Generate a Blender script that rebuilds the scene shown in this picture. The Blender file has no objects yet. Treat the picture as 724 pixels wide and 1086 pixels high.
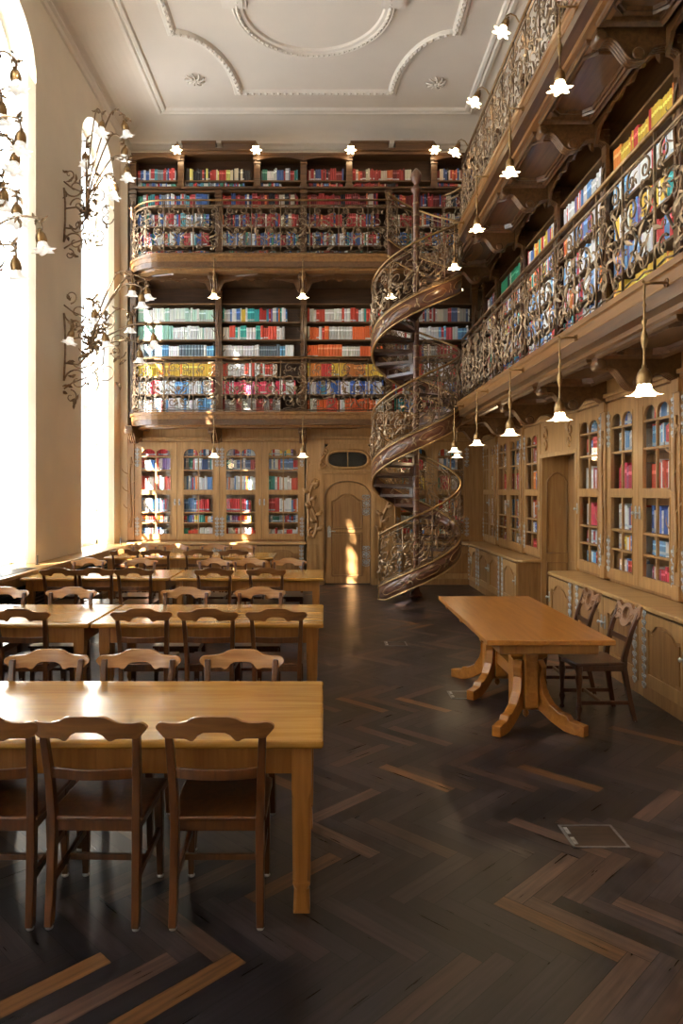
import bpy, bmesh, math, random
from math import sin, cos, pi, sqrt, atan2, radians
from mathutils import Vector, Matrix
random.seed(11)
S = bpy.context.scene
COL = S.collection
H = 1.82; F = 760.0; VX = 343.0; VY = 521.0       # eye height, focal length in px, vanishing point

# ------------------------------------------------------------------ mesh builder
class MB:
    def __init__(s): s.v = []; s.f = []; s.c = []; s.sm = []
    def add(s, vs, fs, col=None, smooth=False):
        n = len(s.v); s.v.extend([tuple(p) for p in vs])
        for f in fs:
            s.f.append([i+n for i in f]); s.c.append(col); s.sm.append(smooth)
        return s
    def box(s, x0, y0, z0, x1, y1, z1, col=None):
        if x0 > x1: x0, x1 = x1, x0
        if y0 > y1: y0, y1 = y1, y0
        if z0 > z1: z0, z1 = z1, z0
        return s.add([(x0,y0,z0),(x1,y0,z0),(x1,y1,z0),(x0,y1,z0),(x0,y0,z1),(x1,y0,z1),(x1,y1,z1),(x0,y1,z1)],
              [(0,3,2,1),(4,5,6,7),(0,1,5,4),(1,2,6,5),(2,3,7,6),(3,0,4,7)], col)
    def frustum(s, c0, s0, c1, s1):
        """square bar between two section centres, half sizes s0, s1 (x,y)"""
        vs = []
        for c, h in ((c0, s0), (c1, s1)):
            for sx, sy in ((-1,-1),(1,-1),(1,1),(-1,1)): vs.append((c[0]+sx*h[0], c[1]+sy*h[1], c[2]))
        return s.add(vs, [(0,3,2,1),(4,5,6,7),(0,1,5,4),(1,2,6,5),(2,3,7,6),(3,0,4,7)])
    def loft(s, secs):
        """list of (centre, halfsize) square sections, bottom to top"""
        vs = []
        for c, h in secs:
            for sx, sy in ((-1,-1),(1,-1),(1,1),(-1,1)): vs.append((c[0]+sx*h[0], c[1]+sy*h[1], c[2]))
        fs = [(0,3,2,1)]
        for k in range(len(secs)-1):
            a = 4*k
            for j in range(4): fs.append((a+j, a+(j+1)%4, a+4+(j+1)%4, a+4+j))
        a = 4*(len(secs)-1); fs.append((a, a+1, a+2, a+3))
        return s.add(vs, fs)
    def lathe(s, prof, cx=0, cy=0, cz=0, n=12, lobes=0, amp=None, smooth=True, axis='z'):
        vs = []; fs = []
        for k, (r, z) in enumerate(prof):
            for j in range(n):
                a = 2*pi*j/n; rr = r
                if lobes and amp: rr = r*(1+amp[k]*cos(lobes*a))
                if axis == 'z': vs.append((cx+rr*cos(a), cy+rr*sin(a), cz+z))
                elif axis == 'y': vs.append((cx+rr*cos(a), cy+z, cz+rr*sin(a)))
                else: vs.append((cx+z, cy+rr*cos(a), cz+rr*sin(a)))
        for k in range(len(prof)-1):
            for j in range(n):
                fs.append((k*n+j, k*n+(j+1)%n, (k+1)*n+(j+1)%n, (k+1)*n+j))
        return s.add(vs, fs, None, smooth)
    def tube(s, pts, r, n=5, r1=None, cap=True):
        P = [Vector(p) for p in pts]; m = len(P)
        if m < 2: return s
        vs = []; fs = []
        t0 = (P[1]-P[0]).normalized()
        up = Vector((0,0,1)) if abs(t0.z) < .9 else Vector((1,0,0))
        nrm = t0.cross(up).normalized()
        for i in range(m):
            t = (P[min(i+1,m-1)]-P[max(i-1,0)])
            if t.length < 1e-9: t = t0
            t.normalize()
            nrm = nrm - t*nrm.dot(t)
            if nrm.length < 1e-6: nrm = t.cross(Vector((0,1,0.3)))
            nrm.normalize(); b = t.cross(nrm)
            rr = r if r1 is None else r+(r1-r)*i/(m-1)
            for j in range(n):
                a = 2*pi*j/n
                vs.append(P[i]+nrm*(rr*cos(a))+b*(rr*sin(a)))
        for i in range(m-1):
            for j in range(n):
                fs.append((i*n+j, i*n+(j+1)%n, (i+1)*n+(j+1)%n, (i+1)*n+j))
        if cap: fs.append(tuple(range(n-1,-1,-1))); fs.append(tuple(range((m-1)*n, m*n)))
        return s.add(vs, fs, None, True)
    def prism(s, poly, a0, a1, plane='xz'):
        """extrude a 2-D outline: plane xz -> along y, yz -> along x, xy -> along z"""
        n = len(poly)
        def P(p, a):
            if plane == 'xz': return (p[0], a, p[1])
            if plane == 'yz': return (a, p[0], p[1])
            return (p[0], p[1], a)
        vs = [P(p, a0) for p in poly]+[P(p, a1) for p in poly]
        fs = [tuple(range(n-1,-1,-1)), tuple(range(n, 2*n))]
        for i in range(n): fs.append((i, (i+1)%n, n+(i+1)%n, n+i))
        return s.add(vs, fs)
    def bandz(s, top, bot, a0, a1, plane='xz'):
        """solid between two open polylines with the same count (top/bottom), extruded"""
        n = len(top)
        def P(p, a):
            return (p[0], a, p[1]) if plane == 'xz' else ((a, p[0], p[1]) if plane == 'yz' else (p[0], p[1], a))
        vs = [P(p,a0) for p in top]+[P(p,a0) for p in bot]+[P(p,a1) for p in top]+[P(p,a1) for p in bot]
        fs = []
        for i in range(n-1):
            fs += [(i,i+1,n+i+1,n+i),(2*n+i+1,2*n+i,3*n+i,3*n+i+1),(i+1,i,2*n+i,2*n+i+1),(n+i,n+i+1,3*n+i+1,3*n+i)]
        fs += [(0,n,3*n,2*n),(n-1,2*n+n-1,3*n+n-1,n+n-1)]
        return s.add(vs, fs)
    def xf(s, M):
        s.v = [tuple(M @ Vector(p)) for p in s.v]; return s
    def join(s, o, M=None):
        vs = o.v if M is None else [tuple(M @ Vector(p)) for p in o.v]
        n = len(s.v); s.v.extend(vs)
        for f, c, m in zip(o.f, o.c, o.sm): s.f.append([i+n for i in f]); s.c.append(c); s.sm.append(m)
        return s
    def mesh(s, name, mat, recalc=True, merge=False):
        me = bpy.data.meshes.new(name); me.from_pydata(s.v, [], s.f)
        if any(c is not None for c in s.c):
            at = me.color_attributes.new('Col', 'FLOAT_COLOR', 'CORNER')
            buf = []
            for f, c in zip(s.f, s.c):
                c = c or (.5,.5,.5)
                for _ in f: buf.extend((c[0], c[1], c[2], c[3] if len(c) > 3 else 1))
            at.data.foreach_set('color', buf)
        me.polygons.foreach_set('use_smooth', s.sm)
        if recalc or merge:
            bm = bmesh.new(); bm.from_mesh(me)
            if merge: bmesh.ops.remove_doubles(bm, verts=bm.verts, dist=1e-5)
            bmesh.ops.recalc_face_normals(bm, faces=bm.faces); bm.to_mesh(me); bm.free()
        if mat: me.materials.append(mat)
        me.update(); return me
    def build(s, name, mat, parent=None, bevel=0, recalc=True, seg=2):
        o = bpy.data.objects.new(name, s.mesh(name, mat, recalc)); COL.objects.link(o)
        if parent: o.parent = parent
        if bevel:
            b = o.modifiers.new('bev', 'BEVEL'); b.width = bevel; b.segments = seg; b.limit_method = 'ANGLE'; b.angle_limit = radians(40)
        return o

def sub(mb, loc):
    mb.v = [(x-loc[0], y-loc[1], z-loc[2]) for x, y, z in mb.v]; return mb
def tag(o, label=None, cat=None, group=None, kind=None):
    if label: o['label'] = label
    if cat: o['category'] = cat
    if group: o['group'] = group
    if kind: o['kind'] = kind
    return o
def thing(name, label, cat, loc=(0,0,0), rz=0, group=None):
    o = bpy.data.objects.new(name, None); COL.objects.link(o); o.empty_display_size = .1
    o.location = loc; o.rotation_euler = (0,0,rz); return tag(o, label, cat, group)
def struct(name, mb, mat, bevel=0, recalc=True):
    return tag(mb.build(name, mat, None, bevel, recalc), kind='structure')
def copy_tree(o, parent=None):
    c = o.copy(); COL.objects.link(c)
    if parent is not None:
        c.parent = parent; c.matrix_parent_inverse = o.matrix_parent_inverse
    for ch in [q for q in bpy.data.objects if q.parent == o]: copy_tree(ch, c)
    return c
def dup(o, loc, rz, label, group=None):
    c = copy_tree(o); c.location = loc; c.rotation_euler = (0,0,rz); c['label'] = label
    if group: c['group'] = group
    return c

# ------------------------------------------------------------------ materials
def newmat(name):
    m = bpy.data.materials.new(name); m.use_nodes = True
    nt = m.node_tree; b = nt.nodes['Principled BSDF']; return m, nt, b
def L(nt, a, b): nt.links.new(a, b)
def wood(name, c1, c2, rough=.35, axis=0, scale=1.0, coat=0, bump=.15, spec=.5):
    m, nt, b = newmat(name)
    tc = nt.nodes.new('ShaderNodeTexCoord'); mp = nt.nodes.new('ShaderNodeMapping')
    sc = [14*scale]*3; sc[axis] = 1.1*scale; mp.inputs['Scale'].default_value = sc
    L(nt, tc.outputs['Object'], mp.inputs['Vector'])
    oi = nt.nodes.new('ShaderNodeObjectInfo'); ad = nt.nodes.new('ShaderNodeVectorMath'); ad.operation = 'ADD'
    ml = nt.nodes.new('ShaderNodeMath'); ml.operation = 'MULTIPLY'; ml.inputs[1].default_value = 37
    L(nt, oi.outputs['Random'], ml.inputs[0]); L(nt, mp.outputs[0], ad.inputs[0]); L(nt, ml.outputs[0], ad.inputs[1])
    n1 = nt.nodes.new('ShaderNodeTexNoise'); n1.inputs['Scale'].default_value = 2.2; n1.inputs['Detail'].default_value = 6; n1.inputs['Distortion'].default_value = .6
    L(nt, ad.outputs[0], n1.inputs['Vector'])
    cr = nt.nodes.new('ShaderNodeValToRGB'); cr.color_ramp.elements[0].position = .3; cr.color_ramp.elements[1].position = .72
    cr.color_ramp.elements[0].color = (*c1, 1); cr.color_ramp.elements[1].color = (*c2, 1)
    L(nt, n1.outputs['Fac'], cr.inputs[0]); L(nt, cr.outputs[0], b.inputs['Base Color'])
    b.inputs['Roughness'].default_value = rough
    b.inputs['Coat Weight'].default_value = coat; b.inputs['Coat Roughness'].default_value = .10
    b.inputs['Specular IOR Level'].default_value = spec
    bp = nt.nodes.new('ShaderNodeBump'); bp.inputs['Strength'].default_value = bump; bp.inputs['Distance'].default_value = .002
    L(nt, n1.outputs['Fac'], bp.inputs['Height']); L(nt, bp.outputs[0], b.inputs['Normal'])
    return m
def plain(name, c, rough=.5, metal=0, noise=0, nscale=6, spec=.5):
    m, nt, b = newmat(name); b.inputs['Roughness'].default_value = rough; b.inputs['Metallic'].default_value = metal
    b.inputs['Specular IOR Level'].default_value = spec
    if noise:
        tc = nt.nodes.new('ShaderNodeTexCoord'); n1 = nt.nodes.new('ShaderNodeTexNoise'); n1.inputs['Scale'].default_value = nscale; n1.inputs['Detail'].default_value = 4
        L(nt, tc.outputs['Object'], n1.inputs['Vector'])
        cr = nt.nodes.new('ShaderNodeValToRGB')
        cr.color_ramp.elements[0].position = .3; cr.color_ramp.elements[1].position = .7
        cr.color_ramp.elements[0].color = (*[max(0, q*(1-noise)) for q in c], 1); cr.color_ramp.elements[1].color = (*[min(1, q*(1+noise)) for q in c], 1)
        L(nt, n1.outputs['Fac'], cr.inputs[0]); L(nt, cr.outputs[0], b.inputs['Base Color'])
    else: b.inputs['Base Color'].default_value = (*c, 1)
    return m
def vcol(name, rough=.5, spec=.5, grain=False, coat=0):
    m, nt, b = newmat(name)
    at = nt.nodes.new('ShaderNodeAttribute'); at.attribute_name = 'Col'
    b.inputs['Roughness'].default_value = rough; b.inputs['Specular IOR Level'].default_value = spec; b.inputs['Coat Weight'].default_value = coat; b.inputs['Coat Roughness'].default_value = .25
    if grain:
        tc = nt.nodes.new('ShaderNodeTexCoord'); outs = []
        for ang in (-pi/4, pi/4):
            rt = nt.nodes.new('ShaderNodeVectorRotate'); rt.rotation_type = 'Z_AXIS'; rt.inputs['Angle'].default_value = ang; L(nt, tc.outputs['Object'], rt.inputs['Vector'])
            mp = nt.nodes.new('ShaderNodeMapping'); mp.inputs['Scale'].default_value = (1.6, 30, 1); L(nt, rt.outputs[0], mp.inputs['Vector'])
            nz = nt.nodes.new('ShaderNodeTexNoise'); nz.inputs['Scale'].default_value = 1.6; nz.inputs['Detail'].default_value = 3; nz.inputs['Roughness'].default_value = .5; L(nt, mp.outputs[0], nz.inputs['Vector']); outs.append(nz)
        n1 = nt.nodes.new('ShaderNodeMix'); n1.data_type = 'FLOAT'; L(nt, at.outputs['Alpha'], n1.inputs[0]); L(nt, outs[0].outputs['Fac'], n1.inputs[2]); L(nt, outs[1].outputs['Fac'], n1.inputs[3])
        mr = nt.nodes.new('ShaderNodeMapRange'); mr.inputs['From Min'].default_value = .3; mr.inputs['From Max'].default_value = .7; mr.inputs['To Min'].default_value = .6; mr.inputs['To Max'].default_value = 1.45
        L(nt, n1.outputs[0], mr.inputs['Value'])
        mx = nt.nodes.new('ShaderNodeVectorMath'); mx.operation = 'SCALE'; L(nt, at.outputs['Color'], mx.inputs[0]); L(nt, mr.outputs[0], mx.inputs['Scale'])
        L(nt, mx.outputs[0], b.inputs['Base Color'])
        r2 = nt.nodes.new('ShaderNodeMapRange'); r2.inputs['To Min'].default_value = rough-.08; r2.inputs['To Max'].default_value = rough+.10; L(nt, n1.outputs[0], r2.inputs['Value']); L(nt, r2.outputs[0], b.inputs['Roughness'])
    else: L(nt, at.outputs['Color'], b.inputs['Base Color'])
    return m
M = {}
M['table'] = wood('honey_oak', (.38,.17,.027), (.58,.30,.060), .24, 0, .8, .45, .04)
M['tleg'] = wood('oak_leg', (.27,.105,.020), (.42,.18,.042), .32, 2, .9, .2)
M['rtable'] = wood('orange_oak', (.32,.112,.016), (.47,.19,.034), .28, 1, .8, .3, .05)
M['chair'] = wood('chair_wood', (.065,.021,.006), (.14,.048,.013), .28, 2, 1, .35)
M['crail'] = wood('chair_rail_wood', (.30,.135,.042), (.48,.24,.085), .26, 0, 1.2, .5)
M['crshade'] = wood('chair_rail_back_shade', (.17,.066,.02), (.29,.125,.038), .28, 0, 1.2, .4)  # rail wood darkened to paint shade onto the outer back face
M['cdark'] = wood('walnut', (.055,.018,.008), (.11,.038,.016), .3, 2, 1, .25)
M['ccarv'] = wood('carved_walnut', (.20,.09,.04), (.36,.19,.09), .35, 0, 2, .2)
M['oak'] = wood('cabinet_oak', (.30,.155,.052), (.46,.265,.102), .36, 2, .7, .05)
M['oakd'] = wood('cabinet_oak_panel', (.22,.105,.032), (.34,.175,.06), .42, 2, .7, 0)
M['oakt'] = wood('worktop_oak', (.38,.21,.075), (.55,.34,.135), .3, 0, .6, .15)
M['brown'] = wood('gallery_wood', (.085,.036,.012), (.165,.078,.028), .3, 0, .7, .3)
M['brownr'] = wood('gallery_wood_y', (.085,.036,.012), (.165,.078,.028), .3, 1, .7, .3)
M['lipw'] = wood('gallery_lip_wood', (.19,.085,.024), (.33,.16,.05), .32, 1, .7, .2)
M['dark'] = wood('shelf_wood', (.05,.021,.009), (.10,.045,.018), .45, 0, .8, 0)
M['shelf'] = wood('shelf_edge_wood', (.13,.066,.026), (.22,.12,.05), .4, 0, .8, 0)
M['tread'] = wood('stair_wood', (.06,.028,.015), (.12,.055,.03), .3, 0, 1, .2)
M['string'] = wood('stringer_wood', (.10,.04,.022), (.20,.085,.045), .28, 0, .8, .4)
M['gold'] = plain('gilt_trim', (.55,.36,.16), .35, .7, .2)
M['iron'] = plain('bronzed_iron', (.28,.19,.115), .34, .85, .35, 20)
M['leafm'] = plain('bronze_leaf', (.34,.24,.145), .32, .8, .4, 12)
M['brass'] = plain('old_brass', (.32,.20,.09), .3, .9, .25, 14)
M['silver'] = plain('tinned_steel', (.50,.52,.54), .35, .6, .35, 40)
M['wall'] = plain('cream_plaster', (.80,.70,.56), .85, 0, .03, 2, .2)
M['ceil'] = plain('ceiling_plaster', (.80,.71,.61), .9, 0, .03, 1.2, .15)
M['stucco'] = plain('stucco_relief', (.83,.75,.655), .85, 0, .02, 9, .2)
M['white'] = plain('white_paint', (.82,.80,.75), .5, 0, .02, 4)
M['black'] = plain('blackened_iron', (.02,.02,.02), .4, .4)
M['darkglass'] = plain('dark_glass', (.012,.010,.009), .08)
M['foot'] = plain('steel_glide', (.6,.6,.6), .3, .9)
M['book'] = vcol('book_cloth', .42, .4)
M['floor'] = vcol('parquet', .30, .5, True, .0)
def cutain_mat():
    m = bpy.data.materials.new('sheer_curtain'); m.use_nodes = True; nt = m.node_tree; nt.nodes.clear()
    o = nt.nodes.new('ShaderNodeOutputMaterial'); d = nt.nodes.new('ShaderNodeBsdfDiffuse'); t = nt.nodes.new('ShaderNodeBsdfTranslucent'); mx = nt.nodes.new('ShaderNodeMixShader')
    d.inputs[0].default_value = (.85,.84,.80,1); t.inputs[0].default_value = (.88,.87,.83,1); mx.inputs[0].default_value = .55
    L(nt, d.outputs[0], mx.inputs[1]); L(nt, t.outputs[0], mx.inputs[2]); L(nt, mx.outputs[0], o.inputs[0]); return m
M['curtain'] = cutain_mat()
def glass_mat(name, tint=(1,1,1), gl=.9):
    m = bpy.data.materials.new(name); m.use_nodes = True; nt = m.node_tree; nt.nodes.clear()
    o = nt.nodes.new('ShaderNodeOutputMaterial'); g = nt.nodes.new('ShaderNodeBsdfGlossy'); t = nt.nodes.new('ShaderNodeBsdfTransparent'); mx = nt.nodes.new('ShaderNodeMixShader')
    lw_ = nt.nodes.new('ShaderNodeLayerWeight'); lw_.inputs[0].default_value = .5
    pw_ = nt.nodes.new('ShaderNodeMath'); pw_.operation = 'POWER'; pw_.inputs[1].default_value = 4.0; L(nt, lw_.outputs['Facing'], pw_.inputs[0])
    fr = nt.nodes.new('ShaderNodeMath'); fr.operation = 'MULTIPLY_ADD'; fr.inputs[1].default_value = .85; fr.inputs[2].default_value = .05; L(nt, pw_.outputs[0], fr.inputs[0])
    g.inputs['Roughness'].default_value = .03; g.inputs[0].default_value = (gl,gl,gl,1); t.inputs[0].default_value = (*tint,1)
    L(nt, fr.outputs[0], mx.inputs[0]); L(nt, t.outputs[0], mx.inputs[1]); L(nt, g.outputs[0], mx.inputs[2]); L(nt, mx.outputs[0], o.inputs[0]); return m
M['glass'] = glass_mat('window_glass')
def shade_mat(name, col, em):
    m, nt, b = newmat(name); b.inputs['Base Color'].default_value = (.9,.88,.85,1); b.inputs['Roughness'].default_value = .15
    b.inputs['Emission Color'].default_value = (*col,1); b.inputs['Emission Strength'].default_value = em
    return m
M['lit'] = shade_mat('lit_glass_flower', (1,.78,.46), 5)
M['dayglow'] = shade_mat('clear_glass_day_glow', (1,.93,.82), .35)  # sconces are off; faint emission paints daylight glow into the glass
# ------------------------------------------------------------------ room dimensions
XL, XR, YB, YF = -4.05, 3.65, 14.75, -3.4
ZC, ZK = 9.3, 8.93
SX, SY = 3.2, 14.3            # bookcase fronts (right wall, back wall)
GZ = (3.29, 6.20)             # gallery floors
CX, CY, SR = 1.6, 12.4, .77   # spiral stair

def clip(poly, x0, y0, x1, y1):
    for ax, lim, sg in ((0,x0,1),(0,x1,-1),(1,y0,1),(1,y1,-1)):
        out = []
        for i in range(len(poly)):
            a, b = poly[i-1], poly[i]; da, db = sg*(a[ax]-lim), sg*(b[ax]-lim)
            if (da >= 0) != (db >= 0):
                t = da/(da-db); out.append((a[0]+(b[0]-a[0])*t, a[1]+(b[1]-a[1])*t))
            if db >= 0: out.append(b)
        poly = out
        if len(poly) < 3: return []
    return poly
# floor: herringbone parquet over a dark bed
fl = MB()
rf = random.Random(5)
pw, pl = .092, .552
fx0, fx1, fy0, fy1 = XL+.02, XR-.02, YF+.02, YB-.02
r2 = sqrt(.5)
def plank(px_, py_, horiz):
    g = .0012
    w, h = (pl, pw) if horiz else (pw, pl)
    q = [(px_+g, py_+g),(px_+w-g, py_+g),(px_+w-g, py_+h-g),(px_+g, py_+h-g)]
    q = [((a+b)*r2+.42, (a-b)*r2+.1) for a, b in q][::-1]
    q = clip(q, fx0, fy0, fx1, fy1)
    if len(q) < 3: return
    v = rf.random(); t = rf.random()
    c = (.0150, .0125, .0150)
    if t > .965: c = (.145, .066, .026)
    elif t > .76: c = (.072, .040, .030)
    elif t > .42: c = (.033, .0235, .0245)
    k = .6+.8*v; c = tuple(a*k for a in c)+((0.0,) if horiz else (1.0,))
    n = len(q)
    s_ = rf.uniform(-.010,.010); mx_ = sum(p[0] for p in q)/n; my_ = sum(p[1] for p in q)/n
    nx, ny = (r2, -r2) if horiz else (r2, r2)
    fl.add([(a, b, ((a-mx_)*nx+(b-my_)*ny)*s_) for a, b in q], [tuple(range(n))], c)
NP = 26
for i in range(-120, 120):
    for j in range(-34, 50):
        # herringbone lattice: each cell steps one plank width on the diagonal
        bx, by = i*pw, i*pw
        ox = j*pl; 
        x = bx+ox+ (0); y = by-ox
        # rough reject in rotated frame
        cx_, cy_ = (x+y)*r2+.42, (x-y)*r2+.1
        if cx_ < fx0-1.3 or cx_ > fx1+1.3 or cy_ < fy0-1.3 or cy_ > fy1+1.3: continue
        plank(x, y, True); plank(x+0, y+pw, False)
struct('floor', fl, M['floor'], recalc=False)
bed = MB().box(XL-.4, YF-.1, -.06, XR+.1, YB+.1, -.012); tag(bed.build('trim_1', M['black']), kind='structure')

# left wall with arched windows
WIN = [(11.98, 13.86), (8.2, 10.09), (4.42, 6.31), (.64, 2.53), (-3.1, -1.25)]
WX = XL-.36; ZSILL, ZSP, ZAP = .80, 7.7, 8.42
lw = MB()
def arch_pts(a, b, n=20):
    m, h = (a+b)/2, (b-a)/2
    return [(m-h*cos(pi*k/n), ZSP+(ZAP-ZSP)*sin(pi*k/n)) for k in range(n+1)]
edges = sorted([e for w in WIN for e in w])
ys = [YF]+edges+[YB]
for k in range(0, len(ys), 2): lw.box(XL-.45, ys[k], -.05, XL, ys[k+1], ZC+.1)
for a, b in WIN:
    lw.box(XL-.45, a, -.05, XL, b, ZSILL)
    ar = arch_pts(a, b)
    lw.bandz([(p[0], ZC+.1) for p in ar], ar, XL-.45, XL, 'yz')
struct('wall_left', lw, M['wall'])
struct('trim_7', MB().box(XL-.01, 14.27, -.01, -3.90, YB, 8.7), M['wall'])
struct('wall_back', MB().box(XL-.45, YB, -.05, XR+.2, YB+.15, ZC+.1), M['wall'])
struct('wall_right', MB().box(XR, YF, -.05, XR+.2, YB, ZC+.1), M['wall'])
struct('wall_front', MB().box(XL-.45, YF-.15, -.05, XR+.2, YF, ZC+.1), M['wall'])
cl = MB()
ov = ((-3.17, -2.6), (2.855, 14.07))
n = 12; vs = []; fs = []
for k in range(n+1):
    t = pi/2*k/n; a = 1-cos(t); z = ZK+(ZC-ZK)*sin(t)
    x0 = XL+(ov[0][0]-XL)*a; x1 = XR+(ov[1][0]-XR)*a; y0 = YF+(ov[0][1]-YF)*a; y1 = YB+(ov[1][1]-YB)*a
    vs += [(x0,y0,z),(x1,y0,z),(x1,y1,z),(x0,y1,z)]
for k in range(n):
    for j in range(4): fs.append((4*k+j, 4*k+(j+1)%4, 4*k+4+(j+1)%4, 4*k+4+j))
fs.append((4*n, 4*n+1, 4*n+2, 4*n+3))
o = struct('ceiling', cl.add(vs, fs), M['ceil'], recalc=False)
top = MB().box(XL-.45, YF-.15, ZC+.1, XR+.2, YB+.15, ZC+.2); struct('trim_2', top, M['ceil'])

def sweep(path, prof, closed=False, mb=None):
    """profile (offset to the RIGHT of travel, z) along a 2-D path"""
    mb = mb or MB(); n = len(path); vs = []; fs = []; m = len(prof)
    for i in range(n):
        p = Vector(path[i])
        a = Vector(path[i-1]) if (i > 0 or closed) else None
        b = Vector(path[(i+1) % n]) if (i < n-1 or closed) else None
        d1 = (p-a).normalized() if a is not None else (b-p).normalized()
        d2 = (b-p).normalized() if b is not None else d1
        n1 = Vector((d1.y, -d1.x)); n2 = Vector((d2.y, -d2.x)); nn = (n1+n2)
        if nn.length < 1e-6: nn = n1
        nn.normalize(); k = 1/max(.4, nn.dot(n1))
        for o_, z in prof: vs.append((p.x+nn.x*o_*k, p.y+nn.y*o_*k, z))
    for i in range(n if closed else n-1):
        j = (i+1) % n
        for q in range(m-1): fs.append((i*m+q, j*m+q, j*m+q+1, i*m+q+1))
    if not closed: fs.append(tuple(range(m))); fs.append(tuple(range((n-1)*m+m-1, (n-1)*m-1, -1)))
    return mb.add(vs, fs)
# cornice and ceiling mouldings
corn = [(0,ZK-.10),(.03,ZK-.08),(.05,ZK-.03),(.09,ZK),(.09,ZK+.035),(0,ZK+.04)]
rect = [(XL,YF),(XL,YB),(XR,YB),(XR,YF)]
struct('trim_3', sweep(rect, corn, True), M['stucco'])
rr_ = [(ov[0][0],ov[0][1]),(ov[0][0],ov[1][1]),(ov[1][0],ov[1][1]),(ov[1][0],ov[0][1])]
def mold(w, h, z=ZC): return [(-w,z),(-w*.8,z-h*.5),(-w*.3,z-h*.6),(0,z-h),(w*.4,z-h*.7),(w*.6,z-h*.9),(w*.85,z-h*.4),(w,z)]
struct('trim_4', sweep(rr_, [(-.10,ZC-.0),(-.09,ZC-.05),(-.03,ZC-.06),(0,ZC-.03),(.03,ZC-.055),(.08,ZC-.045),(.10,ZC)], True), M['stucco'])
# notched inner frame
mx0, mx1, my0, my1 = -2.47, 2.17, 1.0, 13.42
XM = (mx0+mx1)/2
def notch(cx, cy, a0, a1, rx=.88, ry=1.75, n=12):
    return [(cx+rx*cos(radians(a0+(a1-a0)*k/n)), cy+ry*sin(radians(a0+(a1-a0)*k/n))) for k in range(n+1)]
path = [(mx0, 8.9)]
path = notch(mx0, my1, -90, 0)+notch(mx1, my1, 180, 270)+notch(mx1, my0, 90, 180)+notch(mx0, my0, 0, 90)
fr = sweep(path, mold(.085, .06), True)
d = 0
def beads(mb, path, off, step, r, z, closed=True):
    P = [Vector(p) for p in path]; 
    if closed: P.append(P[0])
    acc = 0
    for a, b in zip(P[:-1], P[1:]):
        l = (b-a).length
        if l < 1e-6: continue
        dv = (b-a)/l; nn = Vector((dv.y,-dv.x)); s = step-acc if acc else 0
        while s < l:
            p = a+dv*s+nn*off
            mb.lathe([(0,-r),(r*.75,-r*.6),(r,0)], p.x, p.y, z, 6); s += step
        acc = (acc+l) % step
beads(fr, path, .03, .12, .035, ZC-.05)
struct('trim_5', fr, M['stucco'])
cyc = 11.02
circ = [(XM+1.18*cos(2*pi*k/64), cyc+1.18*sin(2*pi*k/64)) for k in range(64)]
ci = sweep(circ, mold(.10, .07), True); beads(ci, circ, .0, .09, .026, ZC-.07)
for sx in (-1, 1):
    ci.box(XM+sx*1.22-.14, cyc-.42, ZC-.08, XM+sx*1.22+.14, cyc-.04, ZC); ci.box(XM+sx*1.22-.19, cyc-.5, ZC-.05, XM+sx*1.22+.19, cyc+.02, ZC)
struct('trim_6', ci, M['stucco'])
for i, (rx, ry) in enumerate(((-2.33,13.0),(2.05,13.1))):
    ro = MB()
    for k in range(9):
        a = 2*pi*k/9; q = Vector((cos(a), sin(a)))
        ro.tube([(rx+q.x*.03, ry+q.y*.03, ZC-.03),(rx+q.x*.09, ry+q.y*.09, ZC-.05),(rx+q.x*.15+q.y*.03, ry+q.y*.15-q.x*.03, ZC-.04),(rx+q.x*.17+q.y*.06, ry+q.y*.17-q.x*.06, ZC-.01)], .024, 5, .014)
    ro.lathe([(0,-.07),(.03,-.065),(.045,-.03),(.05,0)], rx, ry, ZC, 10)
    t = ro.build('ceiling_rosette', M['stucco'])
    tag(t, 'white stucco leaf rosette on the ceiling, '+('left' if i == 0 else 'right')+' of the round moulding', 'rosette', 'ceiling rosettes')

# windows and curtains
wood_w = M['white']
for i, (a, b) in enumerate(WIN):
    f = MB(); ar = arch_pts(a, b); x0, x1 = WX-.03, WX+.03
    inner = [((a+b)/2+(p[0]-(a+b)/2)*.93, ZSP+(p[1]-ZSP)*.88) for p in ar]
    f.bandz(ar, inner, x0, x1, 'yz')
    f.box(x0, a, ZSILL, x1, a+.07, ZSP); f.box(x0, b-.07, ZSILL, x1, b, ZSP); f.box(x0, a, ZSILL, x1, b, ZSILL+.08)
    mid = (a+b)/2
    f.box(x0-.01, mid-.045, ZSILL, x1+.02, mid+.045, ZAP-.06)
    for z in (3.35, 5.7, 7.62): f.box(x0-.01, a, z-.05, x1+.02, b, z+.05)
    for q in (a+(mid-a)/2, mid+(b-mid)/2): f.box(x0, q-.014, ZSILL, x1, q+.014, ZAP-.2)
    for z in (1.45, 2.08, 2.72, 4.1, 4.9, 6.35, 7.0): f.box(x0, a, z-.014, x1, b, z+.014)
    w = struct('window_%d' % (i+1), f, wood_w)
    g = MB().add([(WX, a, ZSILL),(WX, b, ZSILL)]+[(WX, p[0], p[1]) for p in reversed(ar)], [tuple(range(2+len(ar)))])
    g.build('window_pane', M['glass'], w, recalc=False)
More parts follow.
